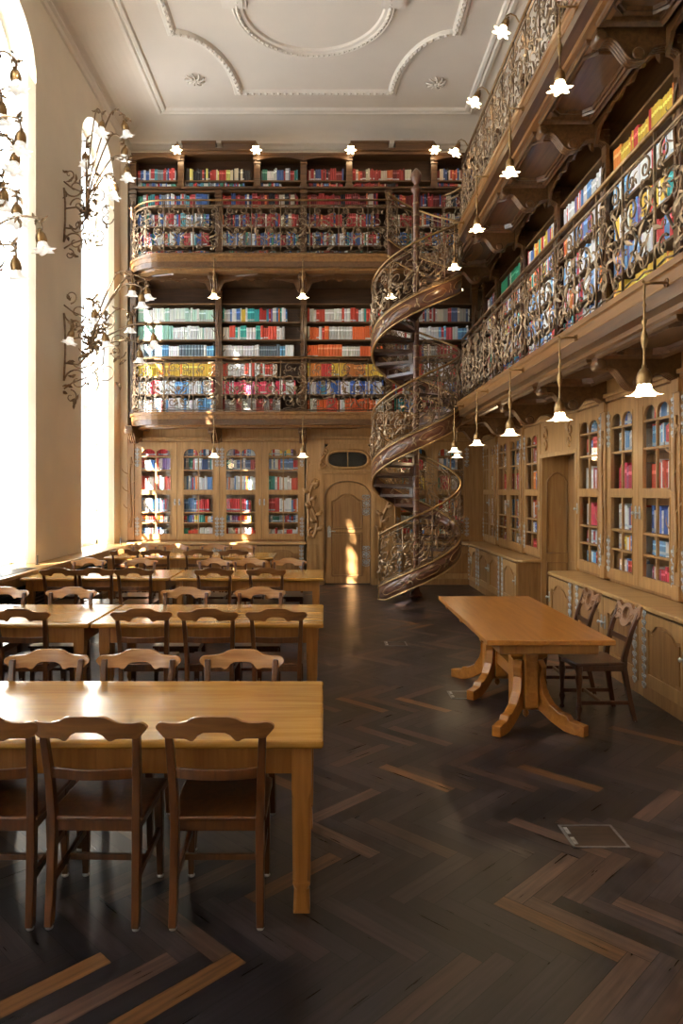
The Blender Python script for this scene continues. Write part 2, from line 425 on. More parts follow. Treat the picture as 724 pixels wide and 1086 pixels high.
def curtain(y0, y1, z0, z1, x, label, amp=.035, folds=7):
    m = MB(); n = folds*8; vs = []; fs = []
    for k in range(n+1):
        u = k/n; y = y0+(y1-y0)*u; xx = x+amp*sin(2*pi*folds*u)*(1+.3*sin(9*u))
        vs += [(xx, y, z0),(xx*1+0, y, z1)]
    for k in range(n): fs.append((2*k, 2*k+2, 2*k+3, 2*k+1))
    m.add(vs, fs, None, True)
    t = thing('curtain', label, 'curtain', (x, (y0+y1)/2, z0), 0, 'sheer window curtains')
    sub(m, t.location); m.build('drape', M['curtain'], t, recalc=False)
    r = MB().tube([(x, y0-.02, z1+.02),(x, y1+.02, z1+.02)], .012, 8); sub(r, t.location); r.build('curtain_rod', M['black'], t)
CXp = XL-.13
curtain(12.0, 12.38, .86, 7.7, CXp, 'sheer white curtain at the near edge of the farthest window')
curtain(8.22, 9.22, .86, 7.7, CXp, 'sun-narrowing sheer curtain added across the unseen nearer half of the second window', .035, 12)  # out of view, added to narrow the sun to a slit
curtain(-3.08, -1.27, .86, 8.35, CXp, 'sun-blocking sheer curtain added across the window behind the viewer', .035, 18)  # unseen, added to keep direct sun out of this window
for (a_, b_, c_, d_, zz_) in ((4.44, 4.93, 5.37, 6.29, 6.35), (.66, 1.22, 1.62, 2.51, 7.25)):  # unseen curtains, added and shaped so only slivers of sun pass
    wn = 'third' if a_ > 3 else 'fourth'
    curtain(a_, b_, .86, 8.3, CXp, 'sun-blocking sheer curtain added on the near half of the %s window, beyond the left edge' % wn, .035, 10)
    curtain(c_, d_, .86, 8.3, CXp, 'sun-blocking sheer curtain added on the far half of the %s window, beyond the left edge' % wn, .035, 10)
    curtain(b_-.05, c_+.05, .86, zz_, CXp-.06, 'added short curtain blocking sun in the middle of the %s window, beyond the left edge' % wn, .03, 4)
curtain(13.45, 13.84, .86, 7.7, CXp, 'sheer white curtain drawn aside at the far edge of the farthest window')
curtain(9.62, 10.06, .86, 7.7, CXp, 'sheer white curtain at the far edge of the nearer window, left picture edge')

# continuous oak ledge under the windows
LZ, LX = .808, -3.70
t = thing('window_ledge', 'long oak ledge running under the tall windows along the left wall', 'ledge', (XL, 5, 0))
m = MB().box(XL-.34, YF+.05, LZ-.045, LX, 13.93, LZ); sub(m, t.location); m.build('ledge_top', M['oakt'], t, .008)
m = MB().box(XL+.01, YF+.05, .03, LX+.10-.03, 13.9, .12); m.box(XL+.01, YF+.05, LZ-.16, LX-.02, 13.9, LZ-.046)
sub(m, t.location); m.build('ledge_rail', M['oak'], t)
m = MB(); y = YF+.1
while y < 13.8:
    m.box(LX-.10, y, .12, LX-.085, y+.012, LZ-.16); y += .05
z = .16
while z < LZ-.18:
    m.box(LX-.095, YF+.1, z, LX-.08, 13.8, z+.012); z += .05
sub(m, t.location); m.build('radiator_grille', M['black'], t)
m = MB(); m.box(XL+.02, YF+.1, .13, LX-.2, 13.8, LZ-.2); sub(m, t.location); m.build('radiator', M['dark'], t)
pg = MB().lathe([(.03,0),(.03,.008),(.008,.012),(.006,.11),(.012,.12),(0,.125)], 0,0,0, 10)
for i, (yy, lab) in enumerate(((9.9,'small black metal peg on the window ledge beside the nearer window'),(13.3,'small black metal peg on the window ledge near the back bookcase'))):
    p = tag(pg.build('window_stay', M['black']), lab, 'peg'); p.location = (XL+.1 if i == 0 else XL+.2, yy+.3*i, LZ)
m = MB()
for k in range(16): m.box(XL+.05, 8.35+.07*k, LZ, XL+.27, 8.35+.07*k+.04, LZ+.006)
m.box(XL+.04, 8.33, LZ, XL+.28, 9.47, LZ+.003)
tag(m.build('vent_grille', M['black']), 'flat black vent grille let into the window ledge at the left', 'grille')

# ------------------------------------------------------------------ galleries
def arc(cx, cy, r, a0, a1, n): return [(cx+r*cos(radians(a0+(a1-a0)*k/n)), cy+r*sin(radians(a0+(a1-a0)*k/n))) for k in range(n+1)]
LIPY, LIPX = 13.20, 2.20
lip = [(-3.75, 14.3)]+arc(-2.95, 14.0, .8, 180, 270, 10)+arc(CX, CY, .83, 104.6, -43.7, 20)+[(LIPX, YF+.05)]
GAL = []
brk_mb = None
def corbel(depth, h, w, mb=None):
    """scroll bracket: local y=0 at wall face going to -depth, z=0 top going down"""
    mb = mb or MB(); n = 26; top = []; bot = []
    for k in range(n+1):
        u = k/n; y = -depth*(1-u)
        ks = [(0,.34),(.09,.36),(.16,.34),(.42,.88),(.52,.86),(.66,.55),(.80,.50),(.92,.62),(1,.80)]
        for (ua, za), (ub, zb_) in zip(ks[:-1], ks[1:]):
            if ua <= u <= ub+1e-9: e_ = (u-ua)/(ub-ua); e_ = e_*e_*(3-2*e_); zb = -h*(za+(zb_-za)*e_)
        top.append((y, 0)); bot.append((y, zb))
    mb.bandz(top, bot, -w/2, w/2, 'yz')
    # front volute and acanthus leaf
    mb.lathe([(.0,-w/2-.014),(.04,-w/2-.014),(.052,-w/2),(.052,w/2),(.04,w/2+.014),(0,w/2+.014)], 0, -depth*.95, -h*.30, 16, axis='x')
    mb.lathe([(.0,-w/2-.012),(.045,-w/2-.012),(.055,-w/2),(.055,w/2),(.045,w/2+.012),(0,w/2+.012)], 0, -depth*.53, -h*.74, 16, axis='x')
    for s in (-.42, -.14, .14, .42):
        mb.tube([(s*w, bot[k][0], bot[k][1]-.004) for k in range(1, n)], .017, 6)
    return mb
back_pil = [-3.79, -2.09, -.395, 1.30, 3.01]
right_pil = [14.25, 13.15, 11.42, 9.75, 8.08, 6.41, 4.74, 3.07]
right_brk = [13.15, 11.42, 9.75, 8.08, 6.41, 4.74, 3.07, 1.4]
for gi, gz in enumerate(GZ):
    t = thing('gallery_balcony', ('lower' if gi == 0 else 'upper')+' wooden gallery balcony running along the back and right bookcases', 'balcony', (0, 13, gz), 0, 'gallery balconies')
    GAL.append(t)
    pr = [(0,gz),(0,gz-.045),(-.015,gz-.05),(-.022,gz-.06),(-.022,gz-.135),(-.05,gz-.15),(-.055,gz-.175),(-.085,gz-.205),(-.13,gz-.225),(-.14,gz-.27),(-.3,gz-.275),(-.3,gz-.02)]
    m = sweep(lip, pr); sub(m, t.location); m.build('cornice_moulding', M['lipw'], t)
    # deck as an n-gon slab
    offp = MB(); sweep(lip, [(-.03,0)]*1+[(-.03,1)], False, offp)
    pts = [offp.v[k] for k in range(0, len(offp.v), 2)]
    poly = [(-3.72,14.7)]+[(p[0],p[1]) for p in pts]+[(3.62,YF+.05),(3.62,14.7)]
    zt, zb = gz-.005, gz-.235
    nn = len(poly)
    bm = bmesh.new()
    vt = [bm.verts.new((p[0], p[1]-13, zt-gz)) for p in poly]; vb = [bm.verts.new((p[0], p[1]-13, zb-gz)) for p in poly]
    bm.faces.new(vt); bm.faces.new(vb[::-1])
    for i in range(nn): bm.faces.new((vt[i], vt[(i+1)%nn], vb[(i+1)%nn], vb[i]))
    bmesh.ops.recalc_face_normals(bm, faces=bm.faces)
    bmesh.ops.triangulate(bm, faces=[f for f in bm.faces if len(f.verts) > 4])
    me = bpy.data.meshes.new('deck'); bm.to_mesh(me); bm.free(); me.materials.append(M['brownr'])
    dko = bpy.data.objects.new('deck', me); COL.objects.link(dko); dko.parent = t
    # brackets
    zc = gz-.235
    cb = corbel(.78, .36, .13)
    cme = None
    for y in right_brk:
        if cme is None:
            o = cb.build('bracket', M['brown'], t, .006); cme = o
        else:
            o = cme.copy(); COL.objects.link(o); o.parent = t
        o.location = (SX, y-13, zc-gz); o.rotation_euler = (0,0,-pi/2)
    cb2 = corbel(.86, .34, .13); c2 = None
    for x in [-3.66]+back_pil[1:3]:
        if c2 is None:
            o = cb2.build('bracket', M['brown'], t, .006); c2 = o
        else:
            o = c2.copy(); COL.objects.link(o); o.parent = t
        o.location = (x, SY-13, zc-gz)
    # soffit panels with octagonal mouldings between the brackets
    rb = right_brk
    def octo(cx, cy, hx, hy, zz):
        cxx = min(hx, hy)*.45
        p = [(cx-hx+cxx, cy-hy),(cx-hx*.98, cy-hy+cxx),(cx-hx, cy),(cx-hx*.98, cy+hy-cxx),(cx-hx+cxx, cy+hy),(cx+hx-cxx, cy+hy),(cx+hx*.98, cy+hy-cxx),(cx+hx, cy),(cx+hx*.98, cy-hy+cxx),(cx+hx-cxx, cy-hy)]
        return p
    for k in range(len(rb)-1):
        cy_ = (rb[k]+rb[k+1])/2; m = MB()
        m.box(2.36, rb[k+1]+.09, zc-.018, 3.02, rb[k]-.09, zc+.01)
        p = octo(2.69, cy_, .23, .56, zc)
        sweep(p, [(-.04,zc-.018),(-.03,zc-.05),(-.01,zc-.045),(0,zc-.07),(.01,zc-.045),(.03,zc-.05),(.04,zc-.018)], True, m)
        sweep([(2.38,rb[k+1]+.1),(2.38,rb[k]-.1),(3.0,rb[k]-.1),(3.0,rb[k+1]+.1)], [(0,zc-.018),(.01,zc-.06),(.03,zc-.075),(.05,zc-.05),(.07,zc-.045),(.08,zc-.018)], True, m)
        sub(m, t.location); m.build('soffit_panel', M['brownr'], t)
    bx = [-3.6,-2.09,-.395,.8]
    for k in range(3):
        m = MB(); a, b = bx[k]+.1, bx[k+1]-.1; y0_ = 13.42 if k else 13.55
        m.box(a, y0_, zc-.018, b, 13.95, zc+.01)
        cxm = (a+b)/2
        dia = [(cxm-.42,13.72),(cxm,13.58),(cxm+.42,13.72),(cxm,13.86)]
        sweep(dia, [(-.02,zc-.018),(0,zc-.04),(.02,zc-.018)], True, m)
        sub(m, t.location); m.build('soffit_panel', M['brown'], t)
    # frieze board over the cases below, with scalloped valance
    def valance(x0, x1, z, h):
        top = []; bot = []; n = 28
        for k in range(n+1):
            u = k/n; e = min(u, 1-u)*2
            zb = -h*(.55-.25*min(1, e*2.2)) if e < .45 else -h*(.30+.10*cos((e-.45)/.55*pi*3))
            if e < .10: zb = -h*(1-e*3)
            top.append((x0+(x1-x0)*u, z)); bot.append((x0+(x1-x0)*u, z+zb))
        return top, bot
    if gi == 1:
        for k in range(3):
            tp, bt = valance(back_pil[k]+.07, back_pil[k+1]-.07, zc+.01, .36)
            m = MB().bandz(tp, bt, 13.72, 13.75); xm = (back_pil[k]+back_pil[k+1])/2; m.box(xm-.66, 13.705, zc-.10, xm+.66, 13.72, zc-.085); m.box(xm-.66, 13.705, zc-.03, xm+.66, 13.72, zc-.015); sub(m, t.location); m.build('valance', M['brown'], t)
        for k in range(1, 7):
            tp, bt = valance(right_pil[k+1]+.05, right_pil[k]-.05, zc+.01, .30)
            m = MB().bandz(tp, bt, SX-.17, SX-.135, 'yz'); sub(m, t.location); m.build('valance', M['brownr'], t)
# ------------------------------------------------------------------ wrought iron panels
def spiral(cx, cy, R, a0, turns, sg=1, n=20, inner=.14):
    out = []
    for k in range(n+1):
        t = k/n; r = R*(1-(1-inner)*t**.85); a = a0+sg*2*pi*turns*t
        out.append((cx+r*cos(a), cy+r*sin(a)))
    return out
def leaf2(mb, mapf, u, v, ang, ln, wd, lift=.02, w0=0.0, side=1):
    """small cupped leaf, given in panel coordinates"""
    du, dv = cos(ang), sin(ang); nu, nv = -dv, du; vs = []; fs = []
    prof = [(0,.12),(.2,.65),(.4,.8),(.55,.45),(.75,.55),(1,.04)]
    for t, w in prof:
        c = (u+du*ln*t+nu*.18*ln*sin(t*2.6)*side, v+dv*ln*t+nv*.18*ln*sin(t*2.6)*side)
        z = w0+lift*sin(t*pi*.9)
        for s_, dz in ((-1,0),(0,.35*wd),(1,0)):
            vs.append(mapf(c[0]+nu*wd*w*s_, c[1]+nv*wd*w*s_, z+dz))
    for k in range(len(prof)-1):
        for j in range(2): fs.append((3*k+j, 3*k+j+1, 3*k+4+j, 3*k+3+j))
    mb.add(vs, fs, None, True)
def scroll_design(kind, Lp, Hp, mapf, r=.0098, n=5, tw=1.0):
    """returns (iron, leaves) for one railing field: u 0..Lp, v 0..Hp"""
    a = MB(); b = MB(); cu = Lp/2
    def T(p2, rr=r, w=0, r1=None): a.tube([mapf(p[0], p[1], w) for p in p2], rr, n, r1)
    def C(p2, rr=r, w=0): T(p2, rr, w, rr*.55)
    vt, vb = Hp-.10, .05
    hb = vb+(vt-vb)*.30; ht = vt-.17
    R = .085
    # scroll row under the rail
    for sx in (-1, 1):
        C(spiral(cu+sx*.115, ht+.085, .082, pi/2 if sx > 0 else pi/2, 1.35, -sx))
        T([(cu+sx*.115, ht+.167),(cu+sx*.03, vt-.005),(cu, vt)], r*.8)
        C(spiral(cu+sx*.18, ht+.02, .045, -pi/2, 1.0, sx, 12))
    if kind == 0:
        for sx in (-1, 1):
            C(spiral(cu+sx*.105, ht-.14, .125, -pi/2 if sx > 0 else -pi/2, 1.5, sx), r*1.1)
            C(spiral(cu+sx*.12, vb+.13, .105, pi/2, 1.4, sx), r*1.05)
            T([(cu+sx*.105, ht-.265),(cu+sx*.02, vb+.30),(cu+sx*.05, vb+.24),(cu+sx*.12, vb+.235)], r*1.1)
            leaf2(b, mapf, cu+sx*.05, vb+.28, pi/2-sx*.7, .15, .026, .03, .01, -sx)
            leaf2(b, mapf, cu+sx*.14, ht-.16, -pi/2+sx*.9, .12, .022, .02, .012, sx)
            leaf2(b, mapf, cu+sx*.10, vb+.12, pi/2+sx*.5, .11, .028, .02, .012, sx)
            leaf2(b, mapf, cu+sx*.2, vb+.27, -pi/2-sx*.3, .12, .026, .02, .01, sx)
        cc = (cu, ht-.30)
    elif kind == 1:
        C(spiral(cu-.03, ht-.20, .175, -pi*.6, 1.55, 1, 28), r*1.2)
        C(spiral(cu+.12, vb+.14, .115, pi*.8, 1.35, -1), r*1.1)
        C(spiral(cu-.14, vb+.12, .085, pi*.2, 1.4, 1), r)
        T([(cu-.084,ht-.366),(cu+.0,vb+.19),(cu+.06,vb+.2)], r*1.1)
        C(spiral(cu+.17, ht-.05, .06, pi, 1.2, -1, 14), r)
        for k, (uu, vv, an, l) in enumerate(((cu-.16,ht-.1,-2.0,.17),(cu+.13,ht-.15,-.9,.15),(cu+.02,ht-.42,.6,.18),(cu-.12,vb+.24,2.4,.13),(cu+.19,vb+.28,-1.4,.14),(cu-.2,vb+.05,.9,.12),(cu+.04,vb+.05,.4,.14))):
            leaf2(b, mapf, uu, vv, an, l, .026, .03, .012, 1 if k % 2 else -1)
        cc = (cu-.02, ht-.20)
    else:
        for sx, v0 in ((-1, ht-.12), (1, ht-.30)):
            C(spiral(cu+sx*.09, v0, .12, pi*.5*sx, 1.5, sx, 24), r*1.15)
        C(spiral(cu-.12, vb+.16, .11, pi*.9, 1.45, -1), r*1.05)
        C(spiral(cu+.15, vb+.08, .07, pi*.1, 1.3, 1), r)
        T([(cu-.09,ht),(cu-.2,ht-.2),(cu-.14,ht-.36),(cu+.02,ht-.45),(cu+.1,vb+.05)], r)
        T([(cu+.2,ht-.02),(cu+.1,ht-.10),(cu+.2,ht-.3)], r)
        for k, (uu, vv, an, l) in enumerate(((cu+.1,ht-.05,-.7,.15),(cu-.19,ht-.24,-1.2,.17),(cu+.0,ht-.46,.2,.17),(cu+.18,vb+.2,1.7,.15),(cu-.05,vb+.03,.9,.13),(cu-.2,vb+.3,1.2,.13))):
            leaf2(b, mapf, uu, vv, an, l, .027, .03, .012, -1 if k % 2 else 1)
        cc = (cu+.09, ht-.30)
    # rosette flower
    for k in range(6):
        leaf2(b, mapf, cc[0], cc[1], k*pi/3+.3, .06, .02, .03, .015, 1)
    c0 = mapf(cc[0], cc[1], .035); c1 = mapf(cc[0], cc[1], .06)
    b.tube([c0, c1], .016, 6, .008)
    # fine tendrils filling the gaps
    rg = random.Random(kind*7+3)
    for q in range(12):
        uu = cu+(-1 if q % 2 else 1)*rg.uniform(.03,.22); vv = vb+.06+(vt-vb-.16)*(q+.5)/12; sg = rg.choice((-1,1)); a0 = rg.uniform(0,6.28); R_ = rg.uniform(.03,.055)
        C(spiral(uu, vv, R_, a0, 1.15, sg, 10), r*.62, .006)
        leaf2(b, mapf, uu+R_*cos(a0), vv+R_*sin(a0), a0+1.2*sg, rg.uniform(.06,.10), .016, .02, .008, sg)
    # twin scrolls at the foot of the field
    T([mapp for mapp in [(cu-.22, vb+.01),(cu-.1, vb+.03),(cu, vb+.01),(cu+.1, vb+.03),(cu+.22, vb+.01)]], r*.8)
    return a, b
PH = 1.0
flat = [None]*3
def flat_panel(kind, Lp):
    f = lambda u, v, w: (u, -w, v)
    return scroll_design(kind, Lp, PH, f)
def rail_straight(root, p0, p1, gz, order, mats, start_bar=True):
    """railing fields between two points; outward (room) side is to the right of travel"""
    P0, P1 = Vector(p0), Vector(p1); d = P1-P0; ln = d.length; d.normalize(); nf = max(1, round(ln/.515)); Lp = ln/nf
    ang = atan2(d.y, d.x); key = (round(Lp, 3))
    if key not in rail_cache:
        rail_cache[key] = []
        for k in range(3):
            a, b = flat_panel(k, Lp); rail_cache[key].append((a.mesh('scroll_panel', mats[0]), b.mesh('leaf_work', mats[1], False)))
        bar = MB().tube([(0,0,.0),(0,0,PH+.0)], .011, 6); bar.lathe([(.011,0),(.02,.01),(.011,.02)], 0,0,PH*.5-.01, 8); bar.lathe([(.018,0),(.013,.03)], 0,0,.01, 8)
        rail_cache[(key,'bar')] = bar.mesh('baluster', mats[0])
    for i in range(nf):
        k = order[i % len(order)]; p = P0+d*Lp*i
        o = bpy.data.objects.new('scroll_panel', rail_cache[key][k][0]); COL.objects.link(o); o.parent = root
        o.location = (p.x-root.location.x, p.y-root.location.y, gz-root.location.z); o.rotation_euler = (0,0,ang)
        q = bpy.data.objects.new('leaf_work', rail_cache[key][k][1]); COL.objects.link(q); q.parent = o
    for i in range(0 if start_bar else 1, nf+1):
        p = P0+d*Lp*i
        o = bpy.data.objects.new('baluster', rail_cache[(key,'bar')]); COL.objects.link(o); o.parent = root
        o.location = (p.x-root.location.x, p.y-root.location.y, gz-root.location.z)
rail_cache = {}
def poly_len(pts):
    acc = [0]
    for a, b in zip(pts[:-1], pts[1:]): acc.append(acc[-1]+(Vector(b)-Vector(a)).length)
    return acc
def rail_mapped(root, n, Lp, place, mats, order, bars=True, H_=PH):
    """place(s, v, w) -> world point"""
    rl = root.location
    for i in range(n):
        f = lambda u, v, w, i=i: tuple(Vector(place(i*Lp+u, v, w))-rl)
        a, b = scroll_design(order[i % len(order)], Lp, H_, f)
        o = a.build('scroll_panel', mats[0], root); b.build('leaf_work', mats[1], o, recalc=False)
    if bars:
        for i in range(n+1):
            f = lambda v: tuple(Vector(place(i*Lp, v, 0))-rl)
            MB().tube([f(0), f(H_)], .011, 6).build('baluster', mats[0], root)
def arc_place(cx, cy, r, a0, sg, gz):
    def p(s, v, w):
        a = radians(a0)+sg*s/r; rr = r+(w if sg > 0 else -w)
        return (cx+rr*cos(a), cy+rr*sin(a), gz+v)
    return p
IR = (M['iron'], M['leafm'])
def handrails(root, pts, gz, heights=((PH+.012,.02),(PH-.085,.013),(.03,.012)), mat=None):
    for k, (h, r) in enumerate(heights):
        m = MB().tube([(p[0]-root.location.x, p[1]-root.location.y, gz+h-root.location.z) for p in pts], r, 8)
        m.build('handrail' if k == 0 else 'rail_bar', mat or (M['brass'] if k == 0 else M['iron']), root)
RO = .07
for gi, gz in enumerate(GZ):
    nm = 'lower' if gi == 0 else 'upper'
    t = thing('balcony_railing', 'scrolled wrought iron railing of the %s gallery along the back wall' % nm, 'railing', (-1.2, LIPY+RO, gz), 0, 'wrought iron gallery railings')
    r_ = .8-RO; n_ = 3; La = (pi/2*r_)/n_
    rail_mapped(t, n_, La, arc_place(-2.95, 14.0, r_, 180, 1, gz), IR, [1,0,2])
    rail_straight(t, (-2.95, LIPY+RO), (1.36, LIPY+RO), gz, [0,1,0,2,0,1,2,0], IR, False)
    handrails(t, arc(-2.95, 14.0, r_, 180, 270, 10)+[(1.36, LIPY+RO)], gz)
    t = thing('balcony_railing', 'scrolled wrought iron railing of the %s gallery along the right wall' % nm, 'railing', (LIPX+RO, 8, gz), 0, 'wrought iron gallery railings')
    rail_straight(t, (LIPX+RO, 11.72), (LIPX+RO, 2.3), gz, [2,1,0,1,2,0,1], IR)
    handrails(t, [(LIPX+RO, 11.72), (LIPX+RO, 2.3)], gz)
    t = thing('balcony_railing', 'short curved iron railing round the %s stair opening of the corner gallery' % nm, 'railing', (2.4, 12.9, gz), 0, 'wrought iron gallery railings')
    a0, a1 = (96, 8) if gi == 0 else (50, -38)
    rr = .83+RO; n_ = 3; La = radians(a0-a1)*rr/n_
    rail_mapped(t, n_, La, arc_place(CX, CY, rr, a0, -1, gz), IR, [0,2,1])
    handrails(t, arc(CX, CY, rr, a0, a1, 14), gz)

# ------------------------------------------------------------------ spiral staircase
st = thing('spiral_staircase', 'wooden spiral staircase with curling iron balustrade rising through both galleries', 'staircase', (CX, CY, 0))
TH0, RATE = 209.0, .355   # start angle; metres per radian
THE = TH0+math.degrees((GZ[1]-.03)/RATE)
def hz(deg): return .03+radians(deg-TH0)*RATE
def hp(deg, r, z): a = radians(deg); return (r*cos(a), r*sin(a), z)
m = MB().lathe([(.0,0),(.11,0),(.11,.05),(.075,.09),(.06,.14),(.052,.2),(.052,6.98),(.085,7.0),(.09,7.05),(.05,7.09),(.035,7.13),(.075,7.18),(.095,7.25),(.085,7.32),(.045,7.37),(.02,7.40),(0,7.41)], n=16); m.build('newel_post', M['string'], st)
m = MB()
for k in range(34): m.lathe([(.052,0),(.06,.01),(.06,.02),(.052,.03)], 0, 0, .22+k*.205, 12)
m.build('collar_rings', M['iron'], st)
# outer stringer band
NS = 190
def stringer(r0, r1, zo0, zo1, mat, name, parent, a0=TH0-2, a1=THE, n=NS):
    mb = MB(); vs = []; fs = []
    for k in range(n+1):
        d = a0+(a1-a0)*k/n; z = hz(d)
        zb = max(.0, z+zo0); zt = max(zb+.02, z+zo1)
        vs += [hp(d, r0, zb), hp(d, r1, zb), hp(d, r1, zt), hp(d, r0, zt)]
    for k in range(n):
        for j in range(4): fs.append((4*k+j, 4*k+(j+1)%4, 4*k+4+(j+1)%4, 4*k+4+j))
    fs += [(0,1,2,3),(4*n+3,4*n+2,4*n+1,4*n)]
    mb.add(vs, fs, None, True)
    return mb.build(name, mat, parent)
so = stringer(SR-.028, SR, -.10, .19, M['string'], 'stringer', st)
stringer(SR-.034, SR+.010, .175, .20, M['gold'], 'stringer_edge', so)
stringer(SR-.034, SR+.010, -.108, -.085, M['gold'], 'stringer_edge', so)
# thin inlaid line panels on the stringer and small bronze mounts
for k in range(22):
    a0 = TH0+8+k*45.5
    if a0+34 > THE: break
    mb = MB()
    for side in (-1, 1):
        pts = []
        for q in range(11):
            d = a0+q*3.2; e = min(q, 10-q)
            pts.append(hp(d, SR+.003, hz(d)+.045+side*(.062 if e > 1 else .062*(e/1.5))))
        mb.tube(pts, .005, 4)
    mb.build('inlay_line', M['gold'], so)
    a1 = a0+39; mb = MB(); z = hz(a1)+.045
    f = lambda u, v, w, a1=a1, z=z: hp(a1+math.degrees(u/SR), SR+.006+w, z+v)
    for sy in (-1, 1):
        for sx in (-1, 1): leaf2(mb, f, 0, 0, sy*pi/2-sx*.35*sy, .085, .02, .006, 0, sx)
    mb.build('bronze_mount', M['leafm'], so, recalc=False)
# treads with pierced risers
nst = int((THE-TH0)/28.8)
for k in range(1, nst+1):
    d0 = TH0+28.8*(k-1)+4; d1 = d0+31; z = hz(d0+14)
    mb = MB(); nn = 5; top = []; vs = []
    for zz in (z-.028, z):
        vs.append(hp(d0, .05, zz)); 
        for q in range(nn+1): vs.append(hp(d0+(d1-d0)*q/nn, SR-.03, zz))
        vs.append(hp(d1, .05, zz))
    c = nn+3; fs = [tuple(range(c-1,-1,-1)), tuple(range(c, 2*c))]+[(i,(i+1)%c,c+(i+1)%c,c+i) for i in range(c)]
    mb.add(vs, fs); tr = mb.build('tread', M['tread'], st)
    rb = MB(); dz = .0
    e = d0+2
    a, b_ = Vector(hp(e, .06, z-.19)), Vector(hp(e, SR-.03, z-.19)); dirv = (b_-a)
    def bar(u0, u1, z0, z1):
        p, q = a+dirv*u0, a+dirv*u1; n_ = Vector((-dirv.y, dirv.x, 0)).normalized()*.009
        vv = [p-n_, q-n_, q+n_, p+n_]
        rb.add([(x.x, x.y, z-.19+z0) for x in vv]+[(x.x, x.y, z-.19+z1) for x in vv], [(0,3,2,1),(4,5,6,7),(0,1,5,4),(1,2,6,5),(2,3,7,6),(3,0,4,7)])
    bar(0,1,0,.035); bar(0,1,.13,.165); bar(0,.10,.03,.135); bar(.92,1,.03,.135)
    rb.build('riser', M['tread'], tr)
    sc = MB()
    for cc, rr_, sg in ((.32,.05,1),(.62,.05,-1)):
        sc.tube([tuple(a+dirv*(cc+(p[0])/dirv.length)+Vector((0,0,.083+p[1]))) for p in spiral(0,0,rr_,0,1.4,sg,12)], .006, 4)
    sc.build('riser_scroll', M['iron'], tr)
# balustrade
ang_len = math.radians(THE-TH0)*SR
nb = round(ang_len/.5); Lb = ang_len/nb
def hplace(s, v, w):
    d = TH0+math.degrees(s/SR); rr = SR-.012+w
    return (CX+rr*cos(radians(d)), CY+rr*sin(radians(d)), hz(d)+.18+v)
rail_mapped(st, nb, Lb, hplace, IR, [0,1,2,1], True, .86)
for h, r, nm_, mt in ((1.05,.021,'handrail','brass'),(.97,.010,'rail_bar','iron'),(.22,.010,'rail_bar','iron')):
    mb = MB().tube([hp(TH0+(THE-TH0)*k/170, SR-.012, hz(TH0+(THE-TH0)*k/170)+h) for k in range(171)], r, 8); mb.build(nm_, M[mt], st)
mb = MB().lathe([(.02,0),(.028,.02),(.022,.06),(.02,1.0),(.03,1.04),(.02,1.08),(.026,1.12),(0,1.15)], *hp(TH0, SR-.012, 0)); mb.build('start_baluster', M['brass'], st)

# ------------------------------------------------------------------ carved bits and fittings
def silver_plate(h=.36, w=.036):
    m = MB(); m.prism([(-.005,-h/2),(.005,-h/2),(.009,0),(.005,h/2),(0,h/2+.02),(-.005,h/2)], -.006, 0)
    k_ = 5
    for i in range(k_):
        z = -h/2+h*(i+.5)/k_; sg = 1 if i % 2 else -1
        for sx in (-1, 1):
            m.tube([(sx*w*.52+p[0], -.006, z+p[1]) for p in spiral(0, 0, w*.50, pi if sx > 0 else 0, 1.2, sg*sx, 9, .2)], .0055*w/.036, 4, .004)
            m.tube([(sx*.004,-.005,z-h/k_*.5),(sx*w*.5,-.006,z-h/k_*.35),(sx*w*.95,-.005,z-h/k_*.05)], .005, 4, .003)
    for t in (-.4, 0, .4): m.lathe([(.0,-.014),(.009,-.011),(.011,-.005)], 0, 0, t*h, 8, axis='y')
    return m
plate = silver_plate(.38, .044).mesh('hinge', M['silver'])
def put(name, me, parent, loc, rot=None):
    o = bpy.data.objects.new(name, me); COL.objects.link(o); o.parent = parent; o.location = loc
    if rot: o.rotation_euler = rot
    return o
hd = MB().lathe([(0,-.05),(.016,-.045),(.02,-.035),(.008,-.02),(.008,0)], 0,0,0, 8, axis='y'); hd.prism([(-.012,-.06),(.012,-.06),(.016,0),(.012,.06),(0,.075),(-.012,.06),(-.016,0)], -.008, 0)
knob = hd.mesh('handle', M['silver'])
def carve_scroll(h=1.2, w=.12, flip=1):
    """applied acanthus carving, local plane xz, relief to -y"""
    m = MB(); f = lambda u, v, q: (u*flip, -q, v); rk = max(1, w/.11)
    m.tube([f(w*.5*sin(k/14*pi*2.2)*.7, h*k/14, .012) for k in range(15)], .016*rk, 6)
    m.tube([f(p[0], p[1], .012) for p in spiral(.01, h*.93, w*.5, -pi/2, 1.2, 1, 14)], .014*rk, 5, .007)
    m.tube([f(p[0], p[1], .012) for p in spiral(-.01, h*.07, w*.5, pi/2, 1.2, 1, 14)], .014*rk, 5, .007)
    for k in range(7):
        u = w*.5*sin((k+1)/8*pi*2.2)*.7
        leaf2(m, f, u, h*(k+1)/8, pi/2+(1 if k % 2 else -1)*.8, h*.15, w*.26, .025*rk, .012*rk, 1 if k % 2 else -1)
    return m
carv_t = {}
def carving(h, w, flip, mat):
    k = (round(h,2), w, flip, mat)
    if k not in carv_t: carv_t[k] = carve_scroll(h, w, flip).mesh('carving', M[mat])
    return carv_t[k]

